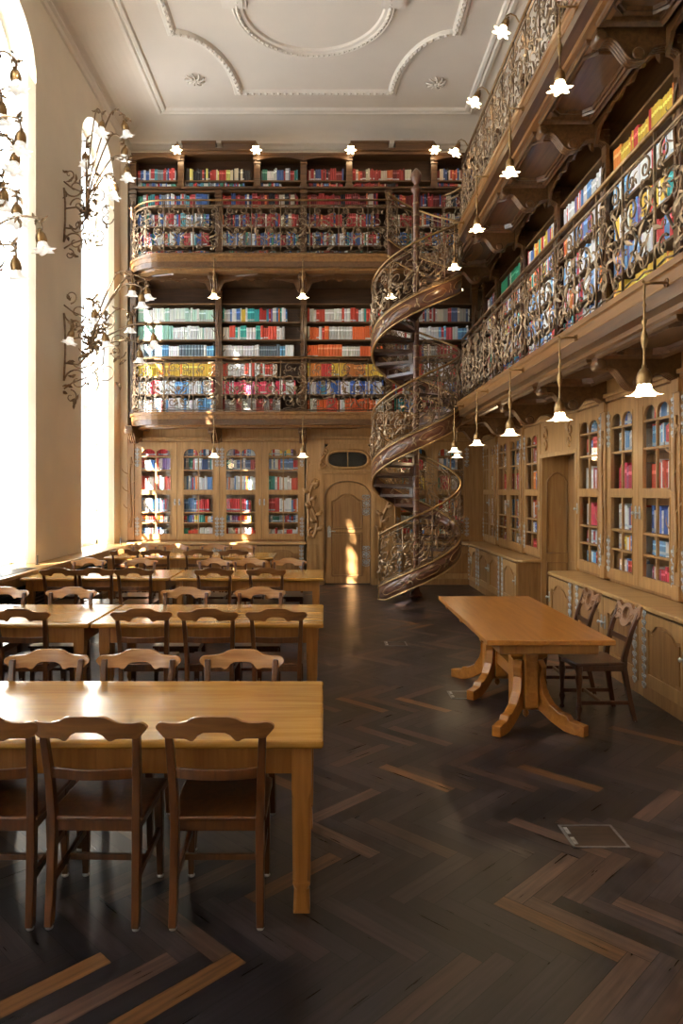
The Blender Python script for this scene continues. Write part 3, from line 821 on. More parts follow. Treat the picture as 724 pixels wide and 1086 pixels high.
# ------------------------------------------------------------------ bookcases
ROWS = []     # (root matrix, x0, x1, z, hmin, hmax, ysetback, palette, fill, descr)
def mat_of(loc, rz): return Matrix.Translation(loc) @ Matrix.Rotation(rz, 4, 'Z')
def bookcase(loc, rz, w, boards, ztop, label, base, group, pil=(True, False), dep=.36, capz=None, mat='dark', pm='brown'):
    """open bay: local x 0..w, front at y=0; z values are absolute heights; base = floor height"""
    t = thing('bookcase', label, 'bookcase', (loc[0], loc[1], base), rz, group)
    b = base
    MB().box(0, dep-.02, 0, w, dep, ztop-b).build('back_panel', M[mat], t)
    for x in (0, w-.022): MB().box(x, .0, 0, x+.022, dep-.02, ztop-b).build('side_panel', M[mat], t)
    me = None
    for z in boards:
        if me is None: me = MB().box(.022, .008, -.026, w-.022, dep-.02, 0).mesh('shelf', M['shelf'])
        put('shelf', me, t, (0, 0, z-b))
    for k, x in enumerate((0, w)):
        if not pil[k]: continue
        m = MB(); h = (capz or ztop)-b
        m.box(x-.062, -.045, 0, x+.062, 0, h); m.box(x-.075, -.06, 0, x+.075, 0, .10)
        m.box(x-.082, -.075, h-.10, x+.082, 0, h-.04); m.box(x-.075, -.066, h-.17, x+.075, 0, h-.14)
        p = m.build('pilaster', M[pm], t, .005)
        if h > 1.2: put('carving', carving(round(h*.4, 1), .055, 1, pm), p, (x, -.045, h*.42))
    return t
bb = [3.40, 3.758, 4.115, 4.48, 4.85, 5.207, 5.573]
ordn = ['first','second','third','fourth','fifth','sixth','seventh']
PAL = {
 'mint': [('white',(.80,.84,.78),5),('green',(.50,.72,.60),3)],
 'mint2': [('green',(.34,.62,.52),4),('white',(.8,.84,.8),2)],
 'mixbright': [('white',(.82,.82,.80),4),('blue',(.10,.25,.62),2),('red',(.62,.05,.04),2),('yellow',(.85,.60,.08),2),('orange',(.85,.25,.04),1),('purple',(.25,.14,.38),1),('teal',(.05,.42,.42),1)],
 'binder': [('white',(.84,.85,.85),4),('blue',(.15,.40,.66),2),('grey',(.14,.19,.23),1)],
 'redwhite': [('red',(.72,.09,.05),3),('white',(.82,.80,.78),3),('teal',(.06,.48,.42),1)],
 'orange': [('orange',(.86,.17,.04),6),('red',(.68,.07,.04),1),('white',(.8,.8,.75),1)],
 'yellow': [('yellow',(.86,.58,.08),4),('orange',(.85,.30,.06),3),('red',(.65,.06,.05),1)],
 'blue': [('blue',(.06,.16,.55),5),('white',(.8,.8,.82),3),('teal',(.1,.4,.5),1)],
 'bluewhite': [('blue',(.16,.40,.72),3),('white',(.84,.85,.86),6),('red',(.6,.08,.1),1)],
 'pink': [('red',(.72,.06,.12),4),('white',(.8,.78,.76),1),('purple',(.4,.1,.2),1)],
 'grey': [('grey',(.42,.40,.36),3),('cream',(.62,.56,.44),2),('red',(.40,.05,.04),3),('blue',(.1,.15,.3),1)],
 'maroon': [('red',(.42,.045,.04),6),('maroon',(.20,.03,.03),3),('blue',(.06,.10,.26),2),('cream',(.60,.52,.40),2),('black',(.03,.03,.035),1),('orange',(.6,.15,.05),1)],
 'mixdark': [('red',(.42,.05,.05),4),('blue',(.07,.14,.36),4),('white',(.66,.66,.64),3),('green',(.05,.22,.16),1),('grey',(.22,.24,.27),2),('teal',(.08,.3,.34),1)],
 'green': [('green',(.03,.30,.17),7),('black',(.02,.02,.025),2),('white',(.7,.7,.68),1)],
 'bwr': [('white',(.78,.80,.82),5),('blue',(.13,.28,.58),3),('red',(.58,.05,.05),2),('orange',(.78,.24,.04),1),('purple',(.18,.14,.34),1)],
 'red': [('red',(.66,.035,.05),6),('blue',(.12,.25,.5),1),('white',(.75,.75,.72),1)],
 'blacks': [('black',(.03,.03,.035),4),('cream',(.7,.62,.45),2),('red',(.5,.05,.04),2),('yellow',(.75,.7,.2),1)],
}
def rows(Mx, x0, x1, z, hmin, hmax, pal, descr, fill=1.0, tmin=.022, tmax=.05, yb=.05, dp=.2, label_strip=.5):
    ROWS.append(dict(M=Mx, x0=x0, x1=x1, z=z, h0=hmin, h1=hmax, pal=pal, d=descr, fill=fill, t0=tmin, t1=tmax, yb=yb, dp=dp, ls=label_strip))
# back wall, lower gallery
bays = ['left','centre left','centre','right']
bayn = ['leftmost bay','second bay','third bay','bay behind the staircase']
g1p = [  # bottom to top (6 visible rows)
 ['bwr','bluewhite','bluewhite','yellow','binder','mint2','mint'],
 ['grey','grey','pink','redwhite','binder','redwhite','mixbright'],
 ['bwr','orange','blue','yellow','orange','orange','redwhite'],
 ['bwr','mixdark','bwr','bwr','grey','bluewhite','grey']]
g1f = [[1,1,1,1,1,1,1],[1,.75,.95,.72,.93,.80,.84],[1,1,1,1,1,1,1],[1,.9,.9,.9,.85,1,1]]
for k in range(4):
    x0, x1 = back_pil[k], back_pil[k+1]; w = x1-x0
    bookcase((x0, SY), 0, w, bb, 5.96, ['open wooden bookcase of pale green volumes, lower gallery, left end of back wall','open wooden bookcase with gaps in its rows, lower gallery, second bay of back wall','open wooden bookcase of orange and red binders, lower gallery, third bay of back wall','open wooden bookcase behind the spiral staircase, lower gallery of back wall'][k], GZ[0], 'open bookcases on the galleries', (True, k == 3), mat='dark', pm='brown')
    Mx = mat_of((x0, SY, 0), 0)
    zz = bb[:6]
    for q, z in enumerate([bb[0]-.0]+bb[1:6]):
        wide = g1p[k][q+1] in ('binder','redwhite','orange','bluewhite')
        rows(Mx, .07, w-.07, z, .235, .29, g1p[k][q+1], '%s shelf up, lower back gallery, %s' % (ordn[q], bayn[k]), g1f[k][q+1], .04 if wide else .02, .062 if wide else .045, .03)
# upper gallery, lower tier
g2b = [6.36, 6.73, 7.107, 7.50, 7.82]
for k in range(4):
    x0, x1 = back_pil[k], back_pil[k+1]; w = x1-x0
    bookcase((x0, SY), 0, w, g2b, 7.84, 'tall dark bookcase on the upper back gallery, '+bayn[k]+' below the crest', GZ[1], 'open bookcases on the galleries', (True, k == 3), pm='brown')
    Mx = mat_of((x0, SY, 0), 0)
    for q, z in enumerate(g2b[:4]):
        rows(Mx, .07, w-.07, z, .22, .285, 'mixdark' if (k == 0 or q < 2) else 'maroon', '%s shelf up, %s, upper back gallery' % (ordn[q], bayn[k]), .93 if k != 1 else .99, .022, .045, .03)
tx = [-3.79, -2.84, -1.32, -.395, .51, 2.20, 3.10]
tn = ['far left','left crested','middle left','middle right','right crested','far right']
for k in range(6):
    x0, x1 = tx[k], tx[k+1]; w = x1-x0; rz_ = k in (1, 4); zt = 8.56 if rz_ else 8.50
    t = bookcase((x0, SY), 0, w, [7.85, 8.03], zt, '%s top compartment of the upper bookcases below the cream wall' % tn[k], 7.83, 'top tier bookcases', (True, k == 5), pm='brown')
    m = MB()
    zt_ = zt-7.83
    MB().box(-.02, -.09, .0, w+.02, .02, .035).build('base_ledge', M['brown'], t)
    if rz_:
        m.box(-.08, -.14, zt_, w+.08, .36, zt_+.05); m.box(-.04, -.10, zt_-.06, w+.04, .0, zt_)
        for (xa_, xb_) in ((.04, w/2-.07), (w/2+.07, w-.04)):
            c_ = MB().box(xa_, -.08, zt_+.05, xb_, .1, zt_+.20); c_.box(xa_-.02, -.10, zt_+.17, xb_+.02, .1, zt_+.21); c_.build('crest', M['brown'], t, .004)
    else:
        m.box(-.02, -.10, zt_-.01, w+.02, .36, zt_+.03)
        n_ = 16; tp = [(w*i/n_, zt_) for i in range(n_+1)]; bt = [(w*i/n_, zt_-.05-.07*(abs(2*i/n_-1))**2) for i in range(n_+1)]
        m.bandz(tp, bt, -.08, 0)
    m.build('cornice', M['brown'], t, .005)
    Mx = mat_of((x0, SY, 0), 0)
    rows(Mx, .07, w-.07, 8.03, .19, .26, 'blacks' if k == 1 else ('maroon' if k > 2 else 'mixdark'), 'top shelf of the %s compartment, upper back gallery' % tn[k], .78 if k == 4 else .97, .022, .045, .03)
    rows(Mx, .07, w-.07, 7.85, .11, .15, 'mixdark' if k < 3 else 'maroon', 'low shelf of the %s compartment, upper back gallery' % tn[k], [.97,.88,.55,.97,.6,.9][k], .02, .04, .03)
# right wall galleries
rb_boards = [3.40, 3.80, 4.18, 4.56, 4.94, 5.31, 5.69]
rpal = [['mixdark','grey','mixdark','grey','mixbright','mixdark'],['bwr','mixdark','grey','mixbright','bwr','green'],['bwr','bwr','bwr','bluewhite','mixbright','mixbright'],
        ['bwr','mixdark','bwr','bluewhite','bwr','bwr'],['bwr','yellow','bwr','mixbright','bluewhite','yellow'],['bluewhite','bwr','green','bwr','bluewhite','green'],['bwr','bluewhite','bwr','red','bwr','bwr']]
rbay = ['bay in the corner','second bay from the corner','third bay from the corner','second bay from right edge','bay at the right edge','bay beyond the right edge']
for k in range(6):
    ya, yb_ = right_pil[k], right_pil[k+1]; w = ya-yb_
    bookcase((SX, ya), -pi/2, w, rb_boards, 5.96, 'open wooden bookcase on the lower gallery of the right wall, '+rbay[k], GZ[0], 'open bookcases on the galleries', (True, k == 5))
    Mx = mat_of((SX, ya, 0), -pi/2)
    for q, z in enumerate(rb_boards[:6]):
        rows(Mx, .07, w-.07, z, .24, .31, rpal[k][q], '%s shelf up, lower right gallery, %s' % (ordn[q], rbay[k]), 1.0 if q else .95, .024, .055, .03)
    if k < 6:
        t = bookcase((SX, ya), -pi/2, w, [6.4, 6.8, 7.2, 7.6, 8.0], 8.45, 'dark bookcase on the upper gallery of the right wall, '+rbay[k], GZ[1], 'open bookcases on the galleries', (True, k == 5))
        for q, z in enumerate([6.4, 6.8, 7.2, 7.6, 8.0]):
            rows(Mx, .07, w-.07, z, .24, .3, 'maroon' if q % 2 else 'mixdark', '%s shelf up, upper right gallery, %s' % (ordn[q], rbay[k]), .95, .024, .055, .03)

# ------------------------------------------------------------------ glazed cabinets below
BD, WTZ = .35, .82
LT = [(.975,1.755),(1.85,2.66)]
def glazed_door(w):
    m = MB(); z0, z1 = .86, 2.80; s = .158*w; y0, y1 = -.03, .0
    m.box(.004, y0, z0, s, y1, z1); m.box(w-s, y0, z0, w-.004, y1, z1)
    m.box(s, y0, z0, w-s, y1, LT[0][0]); m.box(s, y0, LT[0][1], w-s, y1, LT[1][0])
    # arched head, two ogee arches
    n = 20; top = []; bot = []; gw = w-2*s
    for k in range(n+1):
        u = k/n; v = (u*2) % 1 if u < 1 else 1
        a = abs(v-.5)*2; zb = 2.55+.11*sqrt(max(0, 1-a*a))
        if k in (0, n) or abs(u-.5) < 1e-6: zb = 2.55
        top.append((s+gw*u, z1)); bot.append((s+gw*u, zb))
    m.bandz(top, bot, y0, y1)
    m.box(w/2-.012, y0+.003, LT[0][0], w/2+.012, y1-.003, LT[0][1]); m.box(w/2-.012, y0+.003, LT[1][0], w/2+.012, y1-.003, 2.60)
    for z in (1.19, 1.40, 2.24, 2.51): m.box(s, y0+.003, z-.011, w-s, y1-.003, z+.011)
    # thin inner bead
    for a, b in LT:
        m.box(s-.012, y0-.008, a-.012, s, y0, b); m.box(w-s, y0-.008, a-.012, w-s+.012, y0, b); m.box(s-.012, y0-.008, a-.012, w-s+.012, y0, a); 
    m.box(s-.012, y0-.008, LT[0][1], w-s+.012, y0, LT[0][1]+.012)
    return m
def base_door(w):
    fr = MB(); z0, z1 = .12, .755; s = .135*w; y0, y1 = -.028, 0
    fr.box(.004, y0, z0, s, y1, z1); fr.box(w-s, y0, z0, w-.004, y1, z1); fr.box(s, y0, z0, w-s, y1, z0+s)
    n = 16; gw = w-2*s; tp = []; bt = []
    for k in range(n+1):
        u = k/n; e = min(u, 1-u)
        zb = z1-.14 if e < .12 else z1-.14+.06*min(1, (e-.12)/.14)+.012*cos((u-.5)*9)
        tp.append((s+gw*u, z1)); bt.append((s+gw*u, zb))
    fr.bandz(tp, bt, y0, y1)
    pn = MB(); pn.box(s-.01, -.012, z0+s-.01, w-s+.01, -.002, z1-.07)
    q = .035
    tp2 = [(s+q+(gw-2*q)*k/n, bt[k][1]-.035) for k in range(n+1)]; bt2 = [(p[0], z0+s+q) for p in tp2]
    pn.bandz(tp2, bt2, -.022, -.010)
    return fr, pn
dcache = {}
def cabinet_unit(loc, rz, widths, label, descr, pals, base=True, cornice=True, handleside=None):
    W = sum(widths)
    t = thing('glazed_bookcase', label, 'bookcase', (loc[0], loc[1], 0), rz, 'glazed bookcases on the ground floor')
    b = MB(); D = .34
    b.box(0, D, .02, W, D+.02, 2.82); b.box(0, 0, .82, .02, D, 2.82); b.box(W-.02, 0, .82, W, D, 2.82)
    b.box(0, -.0, 2.80, W, D, 2.84); b.box(0, 0, .82, W, D, .86)
    if base:
        b.box(0, -BD+.0, .0, .02, D, WTZ-.04); b.box(W-.02, -BD, 0, W, D, WTZ-.04); b.box(0, -BD, .76, W, -BD+.02, WTZ-.04)
        b.box(0, -BD+.02, .02, W, D, .10)
        b.box(0, -BD-.02, 0.0, W, -BD+.01, .115)
    b.build('carcass', M['oakd'], t)
    if cornice:
        c = MB(); c.box(-.0, -.05, 2.82, W, .02, 2.86); c.box(0, -.08, 2.86, W, .02, 2.90); c.box(0, -.035, 2.90, W, .1, 3.06)
        c.build('cornice', M['oak'], t, .006)
    shz = [.90, 1.19, 1.41, 1.80, 2.24, 2.53]
    me = MB().box(.02, .03, -.02, W-.02, D, 0).mesh('shelf', M['shelf'])
    for z in shz[1:]: put('shelf', me, t, (0, 0, z))
    x = 0
    for i, w in enumerate(widths):
        key = round(w, 2)
        if key not in dcache:
            f, p = base_door(w)
            gm = MB()
            for a, b2 in LT: gm.add([(.08,-.012,a),(w-.08,-.012,a),(w-.08,-.012,b2),(.08,-.012,b2)], [(0,1,2,3)])
            dcache[key] = (glazed_door(w).mesh('glazed_door', M['oak']), f.mesh('base_door', M['oak']), p.mesh('door_panel', M['oakd']), gm.mesh('pane', M['glass'], False))
        gd, bf, bp, gp = dcache[key]
        o = put('glazed_door', gd, t, (x, 0, 0)); put('pane', gp, o, (0,0,0))
        hs = i % 2 if len(widths) > 1 else (handleside or 0)
        hx = .05 if hs == 0 else w-.05; kx = w-.045 if hs == 0 else .045
        for z in (1.12, 2.5): put('hinge', plate, o, (hx, -.03, z))
        put('handle', knob, o, (kx, -.03, 1.6))
        if base:
            o = put('base_door', bf, t, (x, -BD, 0)); put('door_panel', bp, o, (0,0,0))
            for z in (.28, .60): put('hinge', plate, o, (hx, -.03, z))
            put('handle', knob, o, (kx, -.028, .5))
        Mx = mat_of((loc[0], loc[1], 0), rz)
        hh = [(.14,.20),(.13,.165),(.22,.28),(.28,.34),(.20,.25),(.12,.19)]
        for q, z in enumerate(shz):
            rows(Mx, x+.085, x+w-.085, z, hh[q][0], hh[q][1], pals[(i*3+q) % len(pals)], '%s shelf up, %s' % (ordn[q], descr[i]), random.choice((1,1,.9,.82)), .022, .05, .06, .17)
        x += w
    return t
pp = ['bwr','mixbright','bluewhite','redwhite','mixbright','red','bwr','mixdark','bwr','redwhite']
cabinet_unit((-3.76, SY), 0, (.845,.845), 'oak bookcase with glazed arched doors at the left end of the back wall', ['first back wall door','second back wall door'], pp)
cabinet_unit((-2.07, SY), 0, (.845,.845), 'oak bookcase with glazed arched doors just left of the carved door', ['third back wall door','fourth back wall door'], pp[3:]+pp[:3])
cabinet_unit((1.42, SY), 0, (.74,.74), 'oak bookcase with glazed doors behind the spiral staircase', ['left door behind the staircase','right door behind the staircase'], pp[1:]+pp[:1])
cabinet_unit((SX, 14.25), -pi/2, (.54,.54), 'narrow oak bookcase with glazed doors in the far right corner', ['first door by the corner','second door by the corner'], ['grey','mixdark','bwr','mint'])
cabinet_unit((SX, 13.09), -pi/2, (.80,.80), 'oak bookcase with two glazed doors and long red volumes, far right', ['first door of red case','second door of red case'], ['bwr','mixdark','bwr','red','grey','mixdark'])
cabinet_unit((SX, 11.36), -pi/2, (.86,), 'oak bookcase with a single glazed door just beyond the niche', ['single door beyond the niche'], ['red','blue','bwr','mixbright','grey','red'])
cabinet_unit((SX, 9.00), -pi/2, (.85,), 'oak bookcase with a single glazed door on the near side of the niche', ['single door before the niche'], ['bluewhite','bwr','pink','bluewhite','red','bluewhite'], handleside=1)
cabinet_unit((SX, 8.02), -pi/2, (.79,.79), 'oak bookcase with two tall glazed doors at the right picture edge', ['left tall door near right edge','right tall door near right edge'], ['bwr','mixbright','bwr','pink','bluewhite','blue','redwhite','bluewhite','bwr','redwhite'])
cabinet_unit((SX, 6.35), -pi/2, (.79,.79), 'oak bookcase nearest the viewer, its base doors cut by the right picture edge', ['left door nearest the viewer','right door nearest the viewer'], pp)
# pilaster strips between the right hand cases
for (y, lab) in ((13.13,'carved oak pilaster in the far right corner beside the narrow bookcase'),(11.40,'carved oak pilaster between the two far glazed bookcases'),(8.085,'carved oak pilaster between the single and the double glazed bookcases'),(6.40,'carved oak pilaster at the right edge of the picture')):
    t = thing('pilaster', lab, 'pilaster', (SX, y, 0), -pi/2, 'carved pilasters of the right wall')
    m = MB().box(-.055, -.05, .84, .055, .1, 2.83); m.box(-.065, -.065, .84, .065, .1, .98); m.box(-.07, -.07, 2.70, .07, .1, 2.83); m.build('shaft', M['oak'], t, .006)
    put('carving', carving(1.4, .05, 1, 'oak'), t, (0, -.05, 1.1))
    m = MB().box(-.055, -BD-.02, 0, .055, .1, WTZ-.045); m.build('pedestal', M['oak'], t, .006)
for (x, lab) in ((-3.83,'carved oak pilaster at the left end of the back bookcases'),):
    t = thing('pilaster', lab, 'pilaster', (x, SY, 0), 0, None)
    m = MB().box(-.07, -.06, .84, .07, .3, 2.83); m.build('shaft', M['oak'], t, .006)
    put('carving', carving(1.4, .05, 1, 'oak'), t, (0, -.06, 1.1))
    m = MB().box(-.07, -BD-.02, 0, .07, .3, WTZ-.045); m.build('pedestal', M['oak'], t, .006)
t = thing('corner_panel', 'plain oak panel closing the corner between the back and right bookcases', 'panelling', (3.05, SY, 0), 0)
m = MB().box(2.895, SY-.0, .02, SX+.02, SY+.3, 3.06); m.box(SX-.02, 14.24, .02, SX+.3, SY+.2, 3.06); m.box(2.86, SY-BD-.01, .02, 2.93, SY+.05, .775); m.box(2.84, SY-.42, .02, 2.90, SY-.3, .775); sub(m, t.location); m.build('panel', M['oak'], t)
# worktops
def worktop(poly, label):
    m = MB().prism(poly, WTZ-.042, WTZ, 'xy'); xs = [p[0] for p in poly]; ys_ = [p[1] for p in poly]
    t = m.build('worktop', M['oakt'], None, .012); tag(t, label, 'worktop', 'worktops of the ground floor bookcases'); return t
fy = SY-BD-.05
worktop([(-3.92,SY),(-3.92,fy),(-.33,fy),(-.33,SY)], 'light oak worktop along the back wall left of the carved door')
worktop([(1.42,SY),(1.42,fy),(2.66,fy),(2.80,fy-.14),(2.80,10.58),(2.90,10.46),(SX,10.46),(SX,SY)], 'light oak worktop turning the corner behind the spiral staircase up to the niche')
worktop([(SX,9.04),(2.86,9.04),(2.80,8.96),(2.80,4.7),(SX,4.7)], 'light oak worktop on the near right cabinets beside the carved chairs')
# plinth feet
# niche in the right wall with a door inside
N0, N1 = 10.46, 9.04
m = MB()
m.box(SX-.02, N1-.07, 0, XR-.02, N1, 2.84); m.box(SX-.02, N0, 0, XR-.02, N0+.04, 2.84)
m.box(SX-.02, N1, 2.34, SX+.04, N0, 2.84); m.box(SX+.04, N1, 2.34, XR-.02, N0, 2.38)
m.box(XR-.06, N1, 0, XR-.02, N0, 2.36)
m.box(SX-.07, N1-.07, 2.82, SX+.04, N0+.04, 2.87); m.box(SX-.09, N1-.07, 2.87, SX+.04, N0+.04, 2.92); m.box(SX-.03, N1-.07, 2.92, SX+.04, N0+.04, 3.06)
m.box(SX-.04, N1-.07, 2.30, SX-.02, N0+.04, 2.36); m.box(SX-.04, N1-.07, .83, SX-.02, N1, 2.3)
t = thing('niche_surround', 'deep oak door niche between the right hand glazed bookcases', 'doorway', (SX, 9.75, 0)); sub(m, t.location); m.build('casing', M['oak'], t, .005)
f = lambda u, v, w: (SX-.02-w, 9.75-u, 2.58+v)
m = MB()
for sx in (-1, 1):
    m.tube([f(p[0], p[1], .01) for p in spiral(sx*.52, .05, .10, pi/2, 1.3, sx, 16)], .022, 6, .01)
    m.tube([f(p[0], p[1], .01) for p in spiral(sx*.50, -.09, .08, -pi/2, 1.3, -sx, 16)], .022, 6, .01)
    leaf2(m, f, sx*.44, 0, pi/2 if sx > 0 else pi/2, .16, .04, .03, .0, sx)
sub(m, t.location); m.build('carving', M['oak'], t)
m = MB(); jx0, jx1 = SX+.06, XR-.10
lp = [(jx0,.92),(jx1,.92),(jx1,1.96)]+[(jx1-(jx1-jx0)*k/8, 1.96+.13*sin(pi*k/8)**.8) for k in range(1, 8)]+[(jx0,1.96),(jx0,.92)]
m.tube([(p[0], N0-.004, p[1]) for p in lp], .014, 6)
m.tube([(jx0,N0-.004,.18),(jx1,N0-.004,.18),(jx1,N0-.004,.78),(jx0,N0-.004,.78),(jx0,N0-.004,.18)], .014, 6)
sub(m, t.location); m.build('jamb_moulding', M['oakd'], t)
m = MB(); m.box(XR-.10, N1+.04, .02, XR-.06, N0-.04, 2.30); m.box(XR-.115, N1+.18, 1.0, XR-.10, N0-.18, 1.95); m.box(XR-.115, N1+.18, .2, XR-.10, N0-.18, .82)
n_ = 14; tp = []; bt = []
for k in range(n_+1):
    u = k/n_; tp.append((N1+.18+(N0-N1-.36)*u, 1.95+.14*sin(pi*u)**.7)); bt.append((tp[-1][0], 1.94))
m.bandz(tp, bt, XR-.115, XR-.10, 'yz')
struct('door_2', m, M['oakd'], .006)

# ------------------------------------------------------------------ carved door in the back wall
PY = 13.95
t = thing('door_surround', 'carved oak panelling framing the arched door and the oval overlight', 'panelling', (.5, PY, 0))
dx0, dx1, dsp, dap = .02, .92, 1.72, 2.02; dm = (dx0+dx1)/2
hs_ = .45
archp = [(dm-(dx1-dx0)/2*cos(pi*k/16), dsp+(dap-dsp)*sin(pi*k/16)) for k in range(17)]
m = MB()
m.box(-.33, PY, 0, dx0, PY+.36, 2.84); m.box(dx1, PY, 0, 1.42, PY+.36, 2.84)
m.bandz([(p[0], 2.24) for p in archp], archp, PY, PY+.36)
# overlight opening: ring of wood around an oblong oval
ocx, ocz, ohx, ohz = dm, 2.44, .40, .17
NQ = 28
oval = []
for k in range(NQ):
    a = 2*pi*k/NQ; c_, s_ = cos(a), sin(a); oval.append((ocx+ohx*math.copysign(abs(c_)**.6, c_), ocz+ohz*math.copysign(abs(s_)**.75, s_)))
outr = []
for k in range(NQ):
    a = 2*pi*k/NQ; c_, s_ = cos(a), sin(a); q = max(abs(c_)/(.4501), abs(s_)/(.30)); outr.append((ocx+c_/q*1.0, min(2.84, max(2.24, ocz+s_/q*1.0)))) 
vs = [(p[0], PY, p[1]) for p in oval]+[(p[0], PY, p[1]) for p in outr]+[(p[0], PY+.05, p[1]) for p in oval]
fs = [(k, (k+1)%NQ, NQ+(k+1)%NQ, NQ+k) for k in range(NQ)]+[((k+1)%NQ, k, 2*NQ+k, 2*NQ+(k+1)%NQ) for k in range(NQ)]
m.add(vs, fs)
m.box(dx0-.001, PY+.05, 2.74, dx1, PY+.3, 2.84)
m.box(-.33, PY-.05, 2.86-.02, 1.42, PY+.1, 2.90); m.box(-.33, PY-.01, 2.90, 1.42, PY+.36, 3.05)
m.box(-.10, PY-.035, 2.16, 1.04, PY, 2.21); m.box(-.12, PY-.05, 2.21, 1.06, PY, 2.235)
m.box(-.07, PY-.02, 0, .0, PY, 2.16); m.box(.94, PY-.02, 0, 1.01, PY, 2.16)
m.box(-.33, PY-.03, 0, .0, PY, .12); m.box(.94, PY-.03, 0, 1.42, PY, .12)
for xx0, xx1 in ((-.29,-.10),(1.06,1.38)):
    for z0, z1 in ((.2,.78),):
        sweep([], [], False) if False else None
        m.box(xx0+.03, PY-.012, z0, xx1-.03, PY, z1)
sub(m, t.location); m.build('casing', M['oak'], t, .004)
m = MB(); 
m.tube([(p[0], PY-.012, p[1]) for p in oval+[oval[0]]], .032, 6)
f = lambda u, v, w: (ocx+u, PY-w, ocz+v)
for sx in (-1, 1):
    m.tube([f(p[0], p[1], .015) for p in spiral(sx*.50, -.10, .075, 0 if sx < 0 else pi, 1.3, sx, 16)], .032, 6, .014)
    m.tube([f(p[0], p[1], .015) for p in spiral(sx*.44, .16, .06, -pi/2, 1.3, -sx, 16)], .028, 6, .012)
    m.tube([f(sx*.44,.1,.015),f(sx*.5,.02,.02),f(sx*.52,-.03,.015)], .03, 6)
    leaf2(m, f, sx*.56, -.12, pi/2, .26, .04, .03, .0, sx)
m.tube([(ocx, PY+.005, ocz-ohz),(ocx, PY+.005, ocz+ohz)], .014, 6)
sub(m, t.location); m.build('carving', M['oak'], t)
m = MB().box(dx0+.02, PY+.05, 2.25, dx1-.02, PY+.06, 2.73); sub(m, t.location); m.build('overlight_pane', M['darkglass'], t)
for x, fl_ in ((-.20, 1), (1.20, -1)):
    o = put('carving', carving(1.15, .22, fl_, 'oak'), t, (x-.5, 0, .92))
for x in (-.31, 1.38): put('carving', carving(1.6, .05, 1, 'oak'), t, (x-.5, 0, .9))
# the leaf
d = MB(); yl = PY+.06
ap2 = [(dm-(dx1-dx0-.02)/2*cos(pi*k/16), dsp+(dap-.01-dsp)*sin(pi*k/16)) for k in range(17)]
d.bandz(ap2, [(p[0], .02) for p in ap2], yl, yl+.045)
door = struct('door_1', d, M['oak'])
pan = MB()
xa, xb = dx0+.17, dx1-.20
pan.box(xa, yl-.014, .20, xb, yl, .98)
n_ = 16; tp = []; bt = []
for k in range(n_+1):
    u = k/n_; e = min(u, 1-u)*2; tp.append((xa+(xb-xa)*u, 1.60+ (.0 if e < .12 else .13*sin((e-.12)/.88*pi/2)**1.3))); bt.append((tp[-1][0], 1.12))
pan.bandz(tp, bt, yl-.014, yl)
for lp in ([(xa-.03,.17),(xb+.03,.17),(xb+.03,1.01),(xa-.03,1.01),(xa-.03,.17)], [(xa-.03,1.09),(xb+.03,1.09)]+[(p[0]+(.03 if k > n_//2 else -.03), p[1]+.03) for k, p in reversed(list(enumerate(tp)))]+[(xa-.03,1.09)]):
    pan.tube([(p[0], yl-.004, p[1]) for p in lp], .018, 6)
pan.build('door_panel', M['oakd'], door, .004)
for z in (.55, 1.55): put('door_hinge', silver_plate(.40, .085).mesh('door_hinge', M['silver']), door, (dx1-.09, yl, z))
hm = MB(); hm.prism([(-.03,-.10),(.03,-.10),(.035,0),(.03,.10),(0,.13),(-.03,.10),(-.035,0)], -.008, 0)
hm.tube([(0,-.01,.02),(0,-.06,.02),(.05,-.065,.025),(.12,-.06,.015)], .01, 6); put('door_handle', hm.mesh('door_handle', M['silver']), door, (dx0+.09, yl, 1.02))
# ------------------------------------------------------------------ books
rb_ = random.Random(77)
def book_geo(mb, Mx, x, z, y, t, h, d, col, lean, strip):
    """rounded spine, boards and page block in world space"""
    R = Matrix.Translation((x, 0, z)) @ Matrix.Rotation(lean, 4, 'Y')
    c2 = tuple(q*.86 for q in col)
    prof = [(0,.010),(t*.18,.002),(t*.5,-.002),(t*.82,.002),(t,.010)]
    vs = []
    z_l = .012+.02*((t*7919)%1); zs = [0, z_l, z_l+.028, h*.66, h*.78, h]
    for zz in zs:
        for px_, py_ in prof: vs.append((px_, y+py_, zz))
    fs = []; cs = []
    n = 5
    lb = (.45,.55,.66) if z < 3 else (.6,.6,.58)
    sc = [lb if strip & 1 else col, col, c2 if strip & 2 else col, tuple(min(1, q*1.6+.12) for q in col) if strip & 2 else col, col]
    M2 = Mx @ R
    V = [M2 @ Vector(v) for v in vs]
    base = len(mb.v); mb.v.extend([tuple(v) for v in V])
    for k in range(len(zs)-1):
        cc = sc[k if k else 0]
        if k == 0: cc = col
        if k == 1: cc = sc[0]
        for j in range(n-1):
            mb.f.append([base+k*n+j, base+k*n+j+1, base+(k+1)*n+j+1, base+(k+1)*n+j]); mb.c.append(cc); mb.sm.append(True)
    # boards + pages
    e = [(0,.010),(t,.010),(t,d),(0,d)]
    vb = [M2 @ Vector((a, y+b, 0)) for a, b in e]+[M2 @ Vector((a, y+b, h)) for a, b in e]
    base = len(mb.v); mb.v.extend([tuple(v) for v in vb])
    for f, c in (((0,3,7,4), col),((1,5,6,2), col),((2,6,7,3), (.75,.7,.6)),((4,5,6,7), (.72,.66,.54)),((0,1,2,3), (.7,.65,.55))):
        mb.f.append([base+i for i in f]); mb.c.append(c); mb.sm.append(False)
cam_loc = Vector((0, 0, H))
def proj(p):
    if p.y < .3: return None
    return (VX+F*p.x/p.y, VY-F*(p.z-H)/p.y)
BK = []
